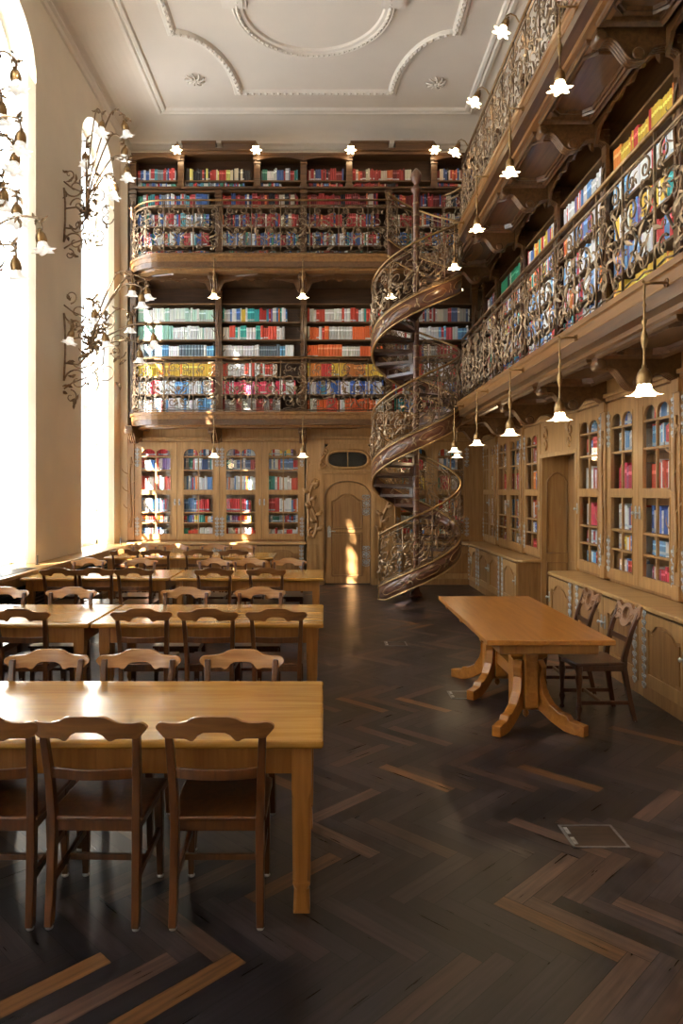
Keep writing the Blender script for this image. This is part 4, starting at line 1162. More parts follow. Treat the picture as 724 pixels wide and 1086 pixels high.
for r in ROWS:
    x = r['x0']; lim = r['x0']+(r['x1']-r['x0'])*r['fill']; pal = PAL[r['pal']]; wts = [p[2] for p in pal]
    run = 0; cur = None; cnt = {}
    while True:
        if run <= 0:
            cur = rb_.choices(pal, wts)[0]; run = rb_.choice((1,1,2,3,5,8)) if r['pal'] in ('orange','red','mint','mint2','binder','green','yellow') else rb_.choice((1,1,1,1,2,3))
            bt_ = rb_.uniform(r['t0'], r['t1']); bh = rb_.uniform(r['h0'], r['h1']); st_ = rb_.choice((0,0,1,2,2,3)) if r['z'] > 3 else rb_.choice((1,1,3,3,0)); v = rb_.uniform(.8,1.15)
        t = bt_; h = bh*rb_.uniform(.98,1.0) if run > 1 else bh
        if x+t > lim: break
        col = tuple(min(.95, c*v*rb_.uniform(.95,1.05)) for c in cur[1])
        cnt[cur[0]] = cnt.get(cur[0], 0)+1
        y = r['yb']+rb_.uniform(0,.012)
        c0 = r['M'] @ Vector((x, y, r['z'])); c1 = r['M'] @ Vector((x+t, y, r['z']+h))
        a, b = proj(c0), proj(c1); area = 0
        if a and b and -2 < max(a[0], b[0]) and min(a[0], b[0]) < 722 and b[1] > 0 and a[1] < 1086:
            area = abs(b[0]-a[0])*abs(b[1]-a[1])
            if c0.x > 2.9 and c0.z > 6.1: area = 0
        BK.append((area, r, x, y, t, h, col, cur[0], cnt[cur[0]], st_))
        x += t+.0012; run -= 1
BK_sorted = sorted(range(len(BK)), key=lambda i: -BK[i][0])
single = set(BK_sorted[:300])
WORDS = ['first','second','third','fourth','fifth','sixth','seventh','eighth','ninth','tenth','eleventh','twelfth','thirteenth','fourteenth','fifteenth','sixteenth','seventeenth','eighteenth','nineteenth','twentieth']+['twenty-'+w for w in ('first','second','third','fourth','fifth','sixth','seventh','eighth','ninth')]+['thirtieth']+['thirty-'+w for w in ('first','second','third','fourth','fifth','sixth','seventh','eighth','ninth')]+['fortieth']
rest = MB()
for i, (area, r, x, y, t, h, col, cn, k, st_) in enumerate(BK):
    if i in single:
        mb = MB(); book_geo(mb, Matrix.Identity(4), 0, 0, y, t, h, r['dp'], col, 0, st_)
        o = mb.build('book', M['book'], None, recalc=False)
        o.matrix_world = r['M'] @ Matrix.Translation((x, 0, r['z']))
        tag(o, '%s %s book from left, %s' % (WORDS[min(k-1, 39)], cn, r['d']), 'book', 'books on the shelves')
    else:
        if area <= 0 and (r['M'].translation.y < 7 or True) and area == 0 and r['M'].translation.y < 3.5: continue
        book_geo(rest, r['M'], x, r['z'], y, t, h, r['dp'], col, 0, st_)
o = rest.build('books', M['book'], None, recalc=False); tag(o, 'rows of coloured law books filling the shelves of both galleries and the glazed cases', 'books', None, 'stuff')
print('books', len(BK), 'smallest single', BK[BK_sorted[299]][0])

# ------------------------------------------------------------------ reading tables
def reading_table(x0, x1, y0, y1, label, braced=False):
    cx, cy = (x0+x1)/2, (y0+y1)/2
    t = thing('reading_table', label, 'table', (cx, cy, 0), 0, 'long oak reading tables')
    w, d = (x1-x0)/2, (y1-y0)/2
    m = MB().box(-w, -d, .728, w, d, .766); m.build('tabletop', M['table'], t, .013, seg=3)
    m = MB(); a = .055
    m.box(-w+a, -d+a+.01, .60, w-a, -d+a+.032, .728); m.box(-w+a, d-a-.032, .60, w-a, d-a-.01, .728)
    m.box(-w+a+.01, -d+a, .60, -w+a+.032, d-a, .728); m.box(w-a-.032, -d+a, .60, w-a-.01, d-a, .728)
    m.build('apron', M['tleg'], t, .003)
    for sx in (-1, 1):
        for sy in (-1, 1):
            m = MB(); c = (sx*(w-a-.04), sy*(d-a-.04)); n = 8; vs = []; fs = []
            secs = [(0,.036,.0),(.02,.036,.012),(.10,.033,.014),(.13,.038,.0),(.14,.038,.013),(.50,.042,.013),(.54,.043,.001),(.728,.043,.001)]
            for z, s_, ch in secs:
                ch = max(ch, .001)
                for px_, py_ in ((s_,-s_+ch),(s_,s_-ch),(s_-ch,s_),(-s_+ch,s_),(-s_,s_-ch),(-s_,-s_+ch),(-s_+ch,-s_),(s_-ch,-s_)): vs.append((c[0]+px_, c[1]+py_, z))
            for q in range(len(secs)-1):
                for j in range(8): fs.append((q*8+j, q*8+(j+1)%8, q*8+8+(j+1)%8, q*8+8+j))
            fs.append(tuple(range(7,-1,-1))); fs.append(tuple(range((len(secs)-1)*8, len(secs)*8)))
            m.add(vs, fs); m.build('leg', M['tleg'], t)
    return t
TY = [(3.03,3.99),(5.70,6.68),(8.68,9.62),(11.38,12.30)]
rown = ['nearest row','second row','third row','farthest row']
for k, (a, b) in enumerate(TY):
    if k < 3:
        reading_table(-1.855, 0.0, a, b, 'long honey oak reading table, %s, its end at the centre aisle' % rown[k])
        reading_table(-3.68, -1.87, a, b, 'long honey oak reading table, %s, beside the window ledge' % rown[k])
    else:
        reading_table(-3.5, -.80, a, b, 'dark oak reading table in the farthest row before the back bookcases')

# ------------------------------------------------------------------ reading chairs
def make_chair():
    t = thing('reading_chair', 'x', 'chair', (0,0,0))
    m = MB().box(-.205, -.205, .438, .205, .215, .458)
    m.build('seat', M['chair'], t, .008)
    m = MB(); m.box(-.165,-.19,.39,.165,-.172,.438); m.box(-.17,.16,.39,.17,.178,.438); m.box(-.188,-.17,.39,-.17,.16,.438); m.box(.17,-.17,.39,.188,.16,.438)
    m.build('seat_frame', M['chair'], t, .003)
    for s in (-1, 1):
        m = MB().loft([((s*.182,-.225,.012),(.016,.020)),((s*.180,-.212,.15),(.017,.019)),((s*.178,-.197,.36),(.018,.021)),((s*.178,-.195,.46),(.018,.022)),((s*.184,-.212,.62),(.017,.019)),((s*.192,-.248,.80),(.016,.016)),((s*.194,-.262,.862),(.015,.014))])
        l = m.build('leg', M['chair'], t, .004)
        MB().lathe([(.0,0),(.015,0),(.017,.006),(.012,.014)], s*.182, -.225, 0, 10).build('glide', M['foot'], l)
        m = MB().loft([((s*.178,.188,.012),(.013,.013)),((s*.176,.182,.20),(.018,.017)),((s*.174,.178,.30),(.020,.020)),((s*.172,.176,.40),(.019,.020)),((s*.172,.176,.438),(.019,.020))])
        l = m.build('leg', M['chair'], t, .004)
        MB().lathe([(.0,0),(.015,0),(.017,.006),(.012,.014)], s*.178, .188, 0, 10).build('glide', M['foot'], l)
        # curved side stretcher
        n = 10; tp = []; bt = []
        for k in range(n+1):
            u = k/n; y = -.20+.375*u; z = .19+.03*u; hh = .016+.012*abs(2*u-1)**1.5
            tp.append((y, z+hh)); bt.append((y, z-hh*.6))
        m = MB().bandz(tp, bt, s*.176-.009, s*.176+.009, 'yz'); m.build('stretcher', M['chair'], t, .002)
    m = MB().box(-.17, -.03, .185, .17, -.012, .212); m.build('stretcher', M['chair'], t, .003)
    # curved lower back slat
    n = 12; m = MB(); vs = []; fs = []
    for k in range(n+1):
        u = k/n*2-1; yy = -.222-.028*(1-u*u)
        for dy, z in ((-.007,.628),(.007,.628),(.007,.672),(-.007,.672)): vs.append((u*.172, yy+dy, z))
    for k in range(n):
        for j in range(4): fs.append((4*k+j, 4*k+4+j, 4*k+4+(j+1)%4, 4*k+(j+1)%4))
    fs += [(0,1,2,3),(4*n+3,4*n+2,4*n+1,4*n)]
    m.add(vs, fs); m.build('back_slat', M['chair'], t, .003)
    # shaped crest rail with grip cut-out, bent in plan, leaning back
    topo = [(0,.912),(.06,.911),(.085,.905),(.11,.890),(.14,.882),(.185,.880),(.215,.882),(.236,.872),(.242,.862)]
    boto = [(0,.842),(.045,.840),(.070,.826),(.082,.806),(.095,.800),(.118,.812),(.15,.812),(.205,.808),(.242,.850)]
    xs_ = []
    def interp(pts, x):
        for (a, b), (c, d) in zip(pts[:-1], pts[1:]):
            if x <= c+1e-9: return b+(d-b)*(x-a)/(c-a)
        return pts[-1][1]
    n = 44; top = []; bot = []
    m = MB(); vs = []; fs = []
    for k in range(n+1):
        x = -.242+.484*k/n; a = abs(x); zt = interp(topo, a); zb = interp(boto, a)
        for z, sg in ((zb,-1),(zb,1),(zt,1),(zt,-1)):
            yy = -.255-(z-.80)*.22-.030*(1-(x/.242)**2)+sg*.011
            vs.append((x, yy, z))
    for k in range(n):
        for j in range(4): fs.append((4*k+j, 4*k+4+j, 4*k+4+(j+1)%4, 4*k+(j+1)%4))
    fs += [(0,1,2,3),(4*n+3,4*n+2,4*n+1,4*n)]
    m.add(vs, fs); o_ = m.build('crest_rail', M['crail'], t, .0035); o_.data.materials.append(M['crshade'])
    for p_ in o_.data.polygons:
        if p_.normal.y < -.5: p_.material_index = 1  # outer back face takes the painted-shade wood
    return t
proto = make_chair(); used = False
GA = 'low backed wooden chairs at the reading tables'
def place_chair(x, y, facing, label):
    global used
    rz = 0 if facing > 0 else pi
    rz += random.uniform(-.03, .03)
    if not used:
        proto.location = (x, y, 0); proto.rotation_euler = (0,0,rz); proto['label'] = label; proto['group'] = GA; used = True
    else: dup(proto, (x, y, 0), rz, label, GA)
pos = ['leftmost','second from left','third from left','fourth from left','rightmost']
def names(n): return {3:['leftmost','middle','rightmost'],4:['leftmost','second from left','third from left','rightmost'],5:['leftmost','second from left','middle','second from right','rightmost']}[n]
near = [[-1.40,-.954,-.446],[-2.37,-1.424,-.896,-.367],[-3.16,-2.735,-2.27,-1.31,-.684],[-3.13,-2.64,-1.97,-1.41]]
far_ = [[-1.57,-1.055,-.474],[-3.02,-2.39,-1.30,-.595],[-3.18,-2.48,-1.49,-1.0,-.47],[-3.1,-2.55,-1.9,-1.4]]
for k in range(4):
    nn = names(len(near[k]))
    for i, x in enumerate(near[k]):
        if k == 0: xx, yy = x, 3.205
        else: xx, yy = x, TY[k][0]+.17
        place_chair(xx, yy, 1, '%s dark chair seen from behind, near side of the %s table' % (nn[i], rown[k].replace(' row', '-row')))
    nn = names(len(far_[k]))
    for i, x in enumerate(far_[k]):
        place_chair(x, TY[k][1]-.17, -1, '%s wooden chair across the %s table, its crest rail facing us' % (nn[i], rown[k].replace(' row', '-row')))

# ------------------------------------------------------------------ trestle table on the right
t = thing('trestle_table', 'orange oak trestle table with splayed scroll feet standing free on the right', 'table', (1.61, 6.13, 0))
TX0, TX1, TY0, TY1 = 1.16, 2.07, 5.06, 7.20
w, d = (TX1-TX0)/2, (TY1-TY0)/2
MB().box(-w, -d, .728, w, d, .766).build('tabletop', M['rtable'], t, .006)
m = MB().box(-w+.10, -d+.05, .655, w-.10, d-.05, .728); m.build('apron', M['tleg'], t, .01)
m = MB()
for y in (-.75, .05, .75): m.box(-w+.02, y-.04, .69, -w+.11, y+.04, .728); m.box(w-.11, y-.04, .69, w-.02, y+.04, .728)
m.build('draw_runner', M['tleg'], t, .01)
def sfoot(ln=.46, h=.50, th=.07):
    tp = [(.0,.50),(.09,.50),(.12,.45),(.10,.37),(.13,.26),(.19,.18),(.27,.135),(.33,.128),(.355,.095),(.475,.08)]
    bt = [(.0,.12),(.05,.12),(.08,.12),(.11,.105),(.15,.08),(.20,.05),(.26,.025),(.31,.006),(.36,.0),(.475,.0)]
    return MB().bandz(tp, bt, -th/2, th/2)
sf = sfoot()
for cy, feet in ((-.42, ((-1,-1),(1,-1))), (.52, ((-1,-1),(1,-1),(-1,1),(1,1)))):
    m = MB().loft([((0,cy,.10),(.12,.075)),((0,cy,.50),(.12,.075)),((0,cy,.52),(.14,.095)),((0,cy,.655),(.18,.13))])
    m.box(-.05, cy-.17, .14, .05, cy+.17, .64)
    c = m.build('pedestal', M['rtable'], t, .006)
    for sx, sy in feet:
        a = atan2(sy*.40, sx*.33)
        o = put('foot', sf.mesh('foot', M['rtable']), t, (0+.05*cos(a), cy+.05*sin(a), 0), (0,0,a))
        b = o.modifiers.new('bev','BEVEL'); b.width = .006; b.segments = 2; b.limit_method = 'ANGLE'
    MB().lathe([(0,.0),(.022,.02),(.026,.04),(.015,.07),(.02,.1)], .0, cy, .02, 10).build('drop_finial', M['rtable'], t)
m = MB().box(-.04, -.42, .26, .04, .52, .36); m.build('stretcher', M['rtable'], t, .008)
m = MB().bandz([(-.32,.655),(.32,.655)], [(-.30,.62),(.30,.62)], -.46, -.38); m.bandz([(-.32,.655),(.32,.655)], [(-.30,.60),(.30,.60)], .48, .56); m.build('bearer', M['rtable'], t, .01)

# carved chairs
def carved_chair(label):
    t = thing('carved_chair', label, 'chair', (0,0,0), 0, 'carved walnut chairs beside the trestle table')
    m = MB().prism([(-.20,-.20),(.20,-.20),(.235,.20),(.10,.215),(0,.222),(-.10,.215),(-.235,.20)], .440, .466, 'xy'); m.build('seat', M['cdark'], t, .01)
    m = MB(); n = 12
    tp = [(-.20+.40*k/n, .44) for k in range(n+1)]; bt = [(p[0], .385+.025*sin(pi*k/n)) for k, p in enumerate(tp)]
    m.bandz(tp, bt, .165, .185)
    for s in (-1, 1): m.box(s*.175, -.18, .395, s*.195, .17, .44)
    m.box(-.17,-.19,.395,.17,-.17,.44); m.build('seat_frame', M['cdark'], t, .004)
    for s in (-1, 1):
        m = MB().loft([((s*.20,-.275,0),(.015,.017)),((s*.185,-.235,.20),(.017,.019)),((s*.170,-.200,.42),(.019,.022)),((s*.170,-.205,.50),(.019,.021)),((s*.180,-.255,.70),(.016,.017)),((s*.188,-.315,.86),(.014,.014))])
        l = m.build('leg', M['cdark'], t, .004); MB().lathe([(0,0),(.014,0),(.016,.006),(.01,.012)], s*.20, -.275, 0, 8).build('glide', M['foot'], l)
        m = MB().lathe([(.0,0),(.016,0),(.02,.015),(.012,.03),(.016,.06),(.026,.10),(.017,.13),(.015,.2),(.020,.26),(.028,.33),(.022,.37),(.028,.40),(.028,.44)], s*.19, .165, 0, 10); m.build('leg', M['cdark'], t)
        m = MB().box(s*.185-.010, -.24, .13, s*.185+.010, .16, .16); m.build('stretcher', M['cdark'], t, .003)
    m = MB().box(-.185,-.03,.135,.185,-.01,.16); m.build('stretcher', M['cdark'], t, .003)
    m = MB().box(-.18,-.25,.61,.18,-.236,.655); m.build('back_slat', M['cdark'], t, .003)
    # pierced and carved crest with ears: outer outline + hole bridged
    N = 48; out = []
    prof = [(0,.905),(.05,.90),(.085,.875),(.12,.862),(.15,.872),(.185,.905),(.205,.90),(.215,.86),(.225,.83),(.20,.80),(.185,.765),(.15,.755),(.12,.775),(.09,.765),(.06,.735),(.03,.722),(0,.72)]
    P = [Vector(p) for p in prof]+[Vector((-p[0], p[1])) for p in reversed(prof[1:-1])]
    cc = Vector((0,.825)); vs = []; fs = []
    def yb(z): return -.300-(z-.80)*.28
    for sg in (-1, 1):
        for p in P: vs.append((p.x, yb(p.y)+sg*.012, p.y))
        for p in P:
            dd = (p-cc).normalized(); q = cc+dd*.046; vs.append((q.x, yb(q.y)+sg*.012, q.y))
    n = len(P)
    for k in range(n):
        j = (k+1) % n
        fs += [(k,j,n+j,n+k),(2*n+j,2*n+k,3*n+k,3*n+j),(j,k,2*n+k,2*n+j),(n+k,n+j,3*n+j,3*n+k)]
    m = MB().add(vs, fs); c = m.build('crest', M['ccarv'], t, .003)
    f = lambda u, v, w: (u, yb(v)+.012+w, v); g = lambda u, v, w: (u, yb(v)-.012-w, v)
    m = MB()
    for ff in (f, g):
        for s in (-1, 1):
            m.tube([ff(p[0], p[1], .003) for p in spiral(s*.115, .815, .035, 0, 1.3, s, 14)], .006, 5, .004)
            m.tube([ff(p[0], p[1], .003) for p in spiral(s*.185, .85, .022, pi/2, 1.2, -s, 12)], .005, 5, .003)
            leaf2(m, ff, s*.06, .76, pi/2-s*.9, .07, .012, .01, .0, s); leaf2(m, ff, s*.14, .79, -pi/2+s*.6, .05, .012, .01, 0, s)
        m.tube([ff(0.052*cos(2*pi*k/16), .825+.052*sin(2*pi*k/16), .003) for k in range(17)], .005, 5)
    m.build('crest_carving', M['ccarv'], c)
    return t
c1 = carved_chair('dark carved chair with pierced crest, nearer of two beside the trestle table')
c1.location = (2.18, 5.86, 0); c1.rotation_euler = (0,0,pi/2+.02)
c2 = dup(c1, (2.16, 6.64, 0), pi/2-.03, 'dark carved chair with pierced crest, farther one partly behind the trestle table')

# floor boxes
def floor_box(x, y, sx, sy, rz, label):
    m = MB(); w = .014
    for a in ((-sx,-sy,sx,-sy+w),(-sx,sy-w,sx,sy),(-sx,-sy,-sx+w,sy),(sx-w,-sy,sx,sy)): m.box(a[0],a[1],.0,a[2],a[3],.004)
    t = thing('floor_socket_box', label, 'floor box', (x, y, .0), rz, 'brass rimmed floor boxes'); m.build('rim', M['rim'], t)
    m = MB().box(-sx+w, -sy+w, .0, sx-w, sy-w, .002); m.build('lid', M['floorlid'], t)
    m = MB(); m.box(-sx+w*1.2, -.09, .002, -sx+w*2.6, -.02, .006); m.box(-sx+w*1.2, .02, .002, -sx+w*2.6, .09, .006); m.build('latch', M['silver'], t)
M['rim'] = plain('worn_steel', (.28,.29,.31), .35, .8, .2, 30)
M['floorlid'] = wood('lid_wood', (.03,.018,.014), (.07,.04,.027), .35, 0, .8, .1, .05)
floor_box(1.42, 3.78, .145, .125, 0, 'square metal rimmed box let into the parquet in the right foreground')
floor_box(1.25, 6.55-.15, .13, .12, .0, 'metal rimmed box let into the parquet beside the trestle table foot')
floor_box(.86, 8.55, .13, .12, 0, 'metal rimmed box let into the parquet in the middle of the aisle')

# ------------------------------------------------------------------ lamps
shade_prof = [(.020,.0),(.036,-.012),(.044,-.035),(.047,-.058),(.058,-.076),(.074,-.090),(.091,-.092)]
amp = [0,0,.03,.08,.16,.24,.30]
def flower(mb, n=24, k=1.0):
    mb.lathe([(r*k, z*k) for r, z in shade_prof], 0,0,0, n, 6, amp)
    return mb
shl = MB(); flower(shl, 30); shl.lathe([(0,-.03),(.02,-.035),(.026,-.055),(.016,-.075),(0,-.08)], n=10); shm = shl.mesh('glass_shade', M['lit'], False)
shu = MB(); flower(shu, 24); shu.lathe([(0,-.02),(.018,-.03),(.022,-.05),(.012,-.07),(0,-.075)], n=8); shum = shu.mesh('glass_shade', M['dayglow'], False)
cup = MB().lathe([(.006,.10),(.016,.095),(.014,.08),(.026,.07),(.040,.045),(.046,.015),(.046,-.015),(.041,-.03)], n=14, lobes=7, amp=[0,0,0,.02,.04,.06,.08,.1])
for k in range(7):
    a = 2*pi*k/7; cup.tube([(.038*cos(a), .038*sin(a), .02),(.046*cos(a), .046*sin(a), -.005),(.043*cos(a), .043*sin(a), -.026)], .007, 4, .002)
cupm = cup.mesh('lamp_cup', M['brass'])
def pendant_proto(drop, arm):
    t = thing('pendant_lamp', 'x', 'lamp', (0,0,0))
    m = MB().tube([(0,0,0),(0,-arm,0)], .009, 8); m.tube([(0,-arm*.98,0),(0,-arm*1.05,.015),(0,-arm*1.08,0)], .007, 6); m.lathe([(.03,-.0),(.03,.01),(.012,.03)], 0,-.02,0, 10, axis='y')
    m.build('arm', M['brass'], t)
    z0 = -.015; z1 = -(drop-.165)
    L_ = z0-z1
    pr = [(.004,z0),(.007,z0-.01),(.007,z0-L_*.22),(.014,z0-L_*.24),(.007,z0-L_*.27),(.007,z0-L_*.40),(.018,z0-L_*.44),(.008,z0-L_*.48),(.010,z0-L_*.54),(.024,z0-L_*.62),(.022,z0-L_*.68),(.008,z0-L_*.78),(.008,z0-L_*.92),(.014,z1+.0)]
    m = MB().lathe(pr, 0, -arm, 0, 10); m.tube([(.0,-arm,z0-L_*.44),(.03,-arm,z0-L_*.42),(.034,-arm,z0-L_*.47),(.02,-arm,z0-L_*.49)], .004, 4); m.tube([(.0,-arm,z0-L_*.44),(-.03,-arm,z0-L_*.42),(-.034,-arm,z0-L_*.47),(-.02,-arm,z0-L_*.49)], .004, 4)
    m.build('rod', M['brass'], t)
    put('lamp_cup', cupm, t, (0,-arm,z1-.075)); put('glass_shade', shm, t, (0,-arm,z1-.080))
    return t
PW = 2.2
def bulb(p, name='lamp_bulb'):
    l = bpy.data.lights.new('lamp_light', 'POINT'); l.energy = PW; l.color = (1,.70,.38); l.shadow_soft_size = .06
    o = bpy.data.objects.new('lamp_light', l); COL.objects.link(o); o.location = p
pl_ = None
def pend(x, y, z, rz, label, grp):
    global pl_
    if pl_ is None:
        pl_ = pendant_proto(.72, .16); pl_.location = (x,y,z); pl_.rotation_euler = (0,0,rz); pl_['label'] = label; pl_['group'] = grp
    else: dup(pl_, (x,y,z), rz, label, grp)
    d = Vector((0,-.16,-.80)); d.rotate(Matrix.Rotation(rz,3,'Z')); bulb((x+d.x, y+d.y, z+d.z))
ro = ['nearest','second nearest','third','fourth','farthest']
for gi, gz in enumerate(GZ):
    for k, y in enumerate((4.64, 6.30, 7.98, 9.70, 11.37)):
        if gi == 1 and k == 0: continue
        pend(LIPX+.035, y, gz-.12, -pi/2, 'glowing flower lamp hanging below the %s right gallery, %s along the wall' % ('lower' if gi == 0 else 'upper', ro[k]), 'pendant flower lamps under the galleries')
    for k, x in enumerate((-2.0, -.38, 1.22)):
        pend(x, LIPY+.035, gz-.12, 0, 'flower lamp hanging below the %s back gallery, %s' % ('lower' if gi == 0 else 'upper', ('over the left bookcases','left of the carved door','behind the staircase')[k]), 'pendant flower lamps under the galleries')
    pend(2.43, 12.55, gz-.16, -pi/4, 'flower lamp hanging in the gallery corner beyond the staircase, %s level' % ('lower' if gi == 0 else 'upper'), 'pendant flower lamps under the galleries')
# bracket lamps rising from the top handrail and the top cornice
def rail_lamp(x, y, z, rz, label, grp):
    t = thing('bracket_lamp', label, 'lamp', (x,y,z), rz, grp)
    m = MB().tube([(0,0,0),(0,-.04,.07),(0,-.10,.10),(0,-.15,.07),(0,-.165,.03)], .008, 6); m.build('arm', M['brass'], t)
    a = radians(-25)
    put('lamp_cup', cupm, t, (0,-.165,-.03), (a,0,0)); put('glass_shade', shm, t, (0,-.167,-.035), (a,0,0))
    d = Vector((0,-.20,-.16)); d.rotate(Matrix.Rotation(rz,3,'Z')); bulb((x+d.x, y+d.y, z+d.z))
for k, y in enumerate((8.25, 9.75, 11.2)):
    rail_lamp(LIPX+RO-.02, y, GZ[1]+PH+.02, -pi/2, '%s lamp on the upper right handrail against the cream ceiling' % ('nearest','middle','farthest')[k], 'bracket lamps on the upper handrail')
for k, x in enumerate((-2.88, -1.32, .53, 2.18)):
    rail_lamp(x, SY-.06, 8.62, 0, '%s lamp on the crested top of the back bookcases' % ('far left','centre left','centre right','far right')[k], 'bracket lamps on the bookcase top')

# wall sconces: branching bouquets of flower lamps on the window pier
def sconce(root, base, zc, tips, mats, seed, swirl=(-1,1), sc=1.0):
    rg = random.Random(seed); rl = root.location
    def rel(p): return tuple(Vector(p)-rl)
    bx, by = base
    m = MB(); lf = MB()
    X0 = bx+.03
    # backplate stem and big C scrolls against the wall
    m.tube([rel((X0, by, zc-.42*sc)), rel((X0+.02, by, zc-.1*sc)), rel((X0+.02, by, zc+.2*sc)), rel((X0, by, zc+.42*sc))], .016, 6)
    f = lambda u, v, w: rel((X0+u, by+w, zc+v))
    for s in swirl:
        m.tube([f(p[0], p[1], 0) for p in spiral(.17*sc, s*.42*sc, .17*sc, pi, 1.25, s, 26)], .014, 6, .008)
        m.tube([f(p[0], p[1], .02) for p in spiral(.22*sc, s*.16*sc, .13*sc, pi, 1.3, -s, 22)], .012, 6, .007)
        m.tube([f(p[0], p[1], -.02) for p in spiral(.09*sc, s*.62*sc, .09*sc, -s*pi/2, 1.1, s, 18)], .012, 6, .006)
        for k in range(8):
            leaf2(lf, f, rg.uniform(0,.32)*sc, s*rg.uniform(.05,.7)*sc, rg.uniform(0,6.28), rg.uniform(.09,.16)*sc, .03*sc, .03, 0, rg.choice((-1,1)))
    hub = Vector((X0+.34*sc, by, zc+.05))
    for s in swirl:
        m.tube([f(.0,s*.52*sc,0), f(.10*sc,s*.44*sc,.03), f(.30*sc,s*.36*sc,.05), f(.48*sc,s*.20*sc,.03), f(.50*sc,0,0), f(.40*sc,-s*.1*sc,0)], .013, 6, .008)
        m.tube([f(p[0], p[1], .03) for p in spiral(.52*sc, s*.30*sc, .15*sc, pi*.9, 1.3, -s, 24)], .010, 6, .005)
        m.tube([f(p[0], p[1], -.03) for p in spiral(.34*sc, s*.48*sc, .12*sc, pi*.4, 1.2, s, 20)], .010, 6, .005)
        m.tube([f(p[0], p[1], .0) for p in spiral(.66*sc, s*.06*sc, .11*sc, 0, 1.2, s, 20)], .009, 6, .005)
        for k in range(9): leaf2(lf, f, rg.uniform(.25,.7)*sc, s*rg.uniform(.0,.5)*sc, rg.uniform(0,6.28), rg.uniform(.07,.13)*sc, .026*sc, .03, rg.uniform(-.04,.04), rg.choice((-1,1)))
    m.tube([f(.02,-.2*sc,0), f(.18*sc,-.22*sc,0), f(.32*sc,-.08*sc,0), tuple(hub-rl)], .015, 6); m.tube([f(.02,.1,0), f(.2*sc,.12*sc,0), tuple(hub-rl)], .013, 6)
    for k in range(7): leaf2(lf, lambda u,v,w: tuple(hub-rl+Vector((u, w, v))), 0, 0, k*.9, .13*sc, .035*sc, .04, 0, 1)
    m.build('scroll_frame', mats[0], root); lf.build('leaf_work', mats[1], root, recalc=False)
    for k, tp in enumerate(tips):
        tp = Vector(tp); a = MB(); top = tp+Vector((0,0,.085))
        hi = max(top.z, hub.z)
        dx = (top-hub)
        p0 = hub; p1 = hub+Vector((dx.x*.15, dx.y*.3, dx.z*.45)); p2 = Vector((hub.x+dx.x*.62, hub.y+dx.y*.7, top.z+.14)); p3 = Vector((top.x-dx.x*.06, top.y, top.z+.13)); p4 = top+Vector((0,0,.05))
        ctl = [p0, p1, p2, p3, p4, top]
        pts = []
        for q in range(len(ctl)-1):
            c0 = ctl[max(q-1,0)]; c1_ = ctl[q]; c2_ = ctl[q+1]; c3 = ctl[min(q+2, len(ctl)-1)]
            for s_ in range(5):
                u = s_/5; pts.append(.5*((2*c1_)+(-c0+c2_)*u+(2*c0-5*c1_+4*c2_-c3)*u*u+(-c0+3*c1_-3*c2_+c3)*u**3))
        pts.append(top)
        a.tube([tuple(p-rl) for p in pts], .014, 6, .008)
        am = a.build('branch', mats[0], root)
        l2 = MB()
        for q in (6, 11, 15, 18):
            c = pts[q]
            g = lambda u, v, w, c=c: tuple(c-rl+Vector((u, w, v)))
            leaf2(l2, g, 0, 0, rg.uniform(0,6.28), rg.uniform(.07,.13), .026, .02, 0, 1); leaf2(l2, g, 0, 0, rg.uniform(0,6.28), .07, .02, .02, 0, -1)
        l2.build('leaf', mats[1], am, recalc=False)
        tl = (rg.uniform(-.25,.25), rg.uniform(-.25,.25), 0)
        o = put('lamp_cup', cupm, root, tuple(tp-rl), tl); o.scale = (1.15,1.15,1.15)
        o = put('glass_shade', shum, root, tuple(tp-rl+Vector((0,0,-.01))), tl); o.scale = (1.15,1.15,1.15)
def at(px_, py_, y): return ((px_-VX)*y/F, y, H+(VY-py_)*y/F)
SM = (M['iron'], M['iron'])
SYc = 11.1
t = thing('wall_sconce', 'upper branching flower sconce on the pier between the windows', 'lamp', (XL, SYc, 5.2), 0, 'branching flower sconces')
sconce(t, (XL, SYc), H+(VY-228)*SYc/F, [at(133,136,11.0), at(108,134,10.9), at(91,168,11.2), at(132,162,11.3), at(135,182,10.8), at(122,202,11.1)], SM, 3)
t = thing('wall_sconce', 'lower branching flower sconce on the pier between the windows', 'lamp', (XL, SYc, 4.0), 0, 'branching flower sconces')
sconce(t, (XL, SYc), H+(VY-368)*SYc/F, [at(75,356,10.8), at(140,306,11.0), at(156,310,11.2), at(150,318,10.7), at(163,360,11.0), at(148,377,11.3), at(112,360,10.9), at(138,345,11.3), at(100,335,11.0)], SM, 8, sc=1.25)
NYc = 7.3
t = thing('wall_sconce', 'upper flower sconce cut by the left picture edge', 'lamp', (XL, NYc, 5.0), 0, 'branching flower sconces')
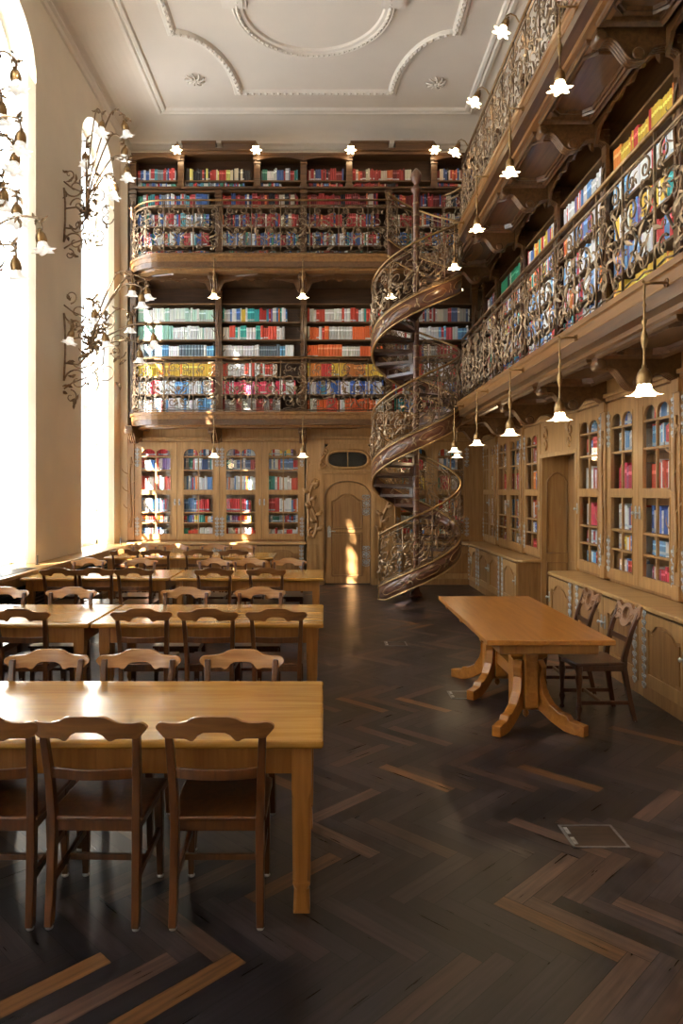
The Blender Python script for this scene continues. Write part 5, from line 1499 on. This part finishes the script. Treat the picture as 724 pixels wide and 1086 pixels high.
sconce(t, (XL, NYc), H+(VY-190)*NYc/F, [at(17,83,7.3), at(22,148,7.1), at(16,170,7.4), at(2,118,7.2)], SM, 5)
t = thing('wall_sconce', 'lower flower sconce cut by the left picture edge, with a drooping flower at its tip', 'lamp', (XL, NYc, 4.2), 0, 'branching flower sconces')
sconce(t, (XL, NYc), H+(VY-270)*NYc/F, [at(18,225,7.3), at(44,254,7.2), at(17,283,7.2), at(4,210,7.5)], SM, 6)

# ------------------------------------------------------------------ light
w = bpy.data.worlds.new('sky'); S.world = w; w.use_nodes = True
bg = w.node_tree.nodes['Background']; bg.inputs[0].default_value = (.80,.90,1,1); bg.inputs[1].default_value = 7.5
sn = bpy.data.lights.new('sun', 'SUN'); sn.energy = 60; sn.color = (1,.93,.80); sn.angle = radians(.6)
so_ = bpy.data.objects.new('sun', sn); COL.objects.link(so_); so_.location = (-12, -5, 14)
dv = Vector((.47, .88, -.65)); so_.rotation_euler = dv.to_track_quat('-Z','Y').to_euler()
for a, b in WIN:
    al = bpy.data.lights.new('daylight_portal', 'AREA'); al.shape = 'RECTANGLE'; al.size = ZAP-ZSILL; al.size_y = b-a
    al.cycles.is_portal = True
    o = bpy.data.objects.new('daylight_portal', al); COL.objects.link(o); o.location = (XL-.5, (a+b)/2, (ZAP+ZSILL)/2); o.rotation_euler = (0, -pi/2, 0)
S.view_settings.view_transform = 'Standard'; S.view_settings.look = 'None'; S.view_settings.gamma = 1; S.view_settings.use_curve_mapping = False
S.view_settings.exposure = 0.5
try:
    S.cycles.max_bounces = 8; S.cycles.diffuse_bounces = 5; S.cycles.glossy_bounces = 3; S.cycles.transparent_max_bounces = 12; S.cycles.caustics_reflective = False; S.cycles.sample_clamp_indirect = 8
except Exception: pass
cam = bpy.data.cameras.new('camera'); co = bpy.data.objects.new('camera', cam); COL.objects.link(co); S.camera = co
co.location = (0, 0, H); co.rotation_euler = (pi/2, 0, 0)
cam.sensor_fit = 'VERTICAL'; cam.sensor_height = 36; cam.sensor_width = 24; cam.lens = 36*F/1086
cam.shift_x = (362-VX)/1086; cam.shift_y = (VY-543)/1086
cam.clip_end = 100
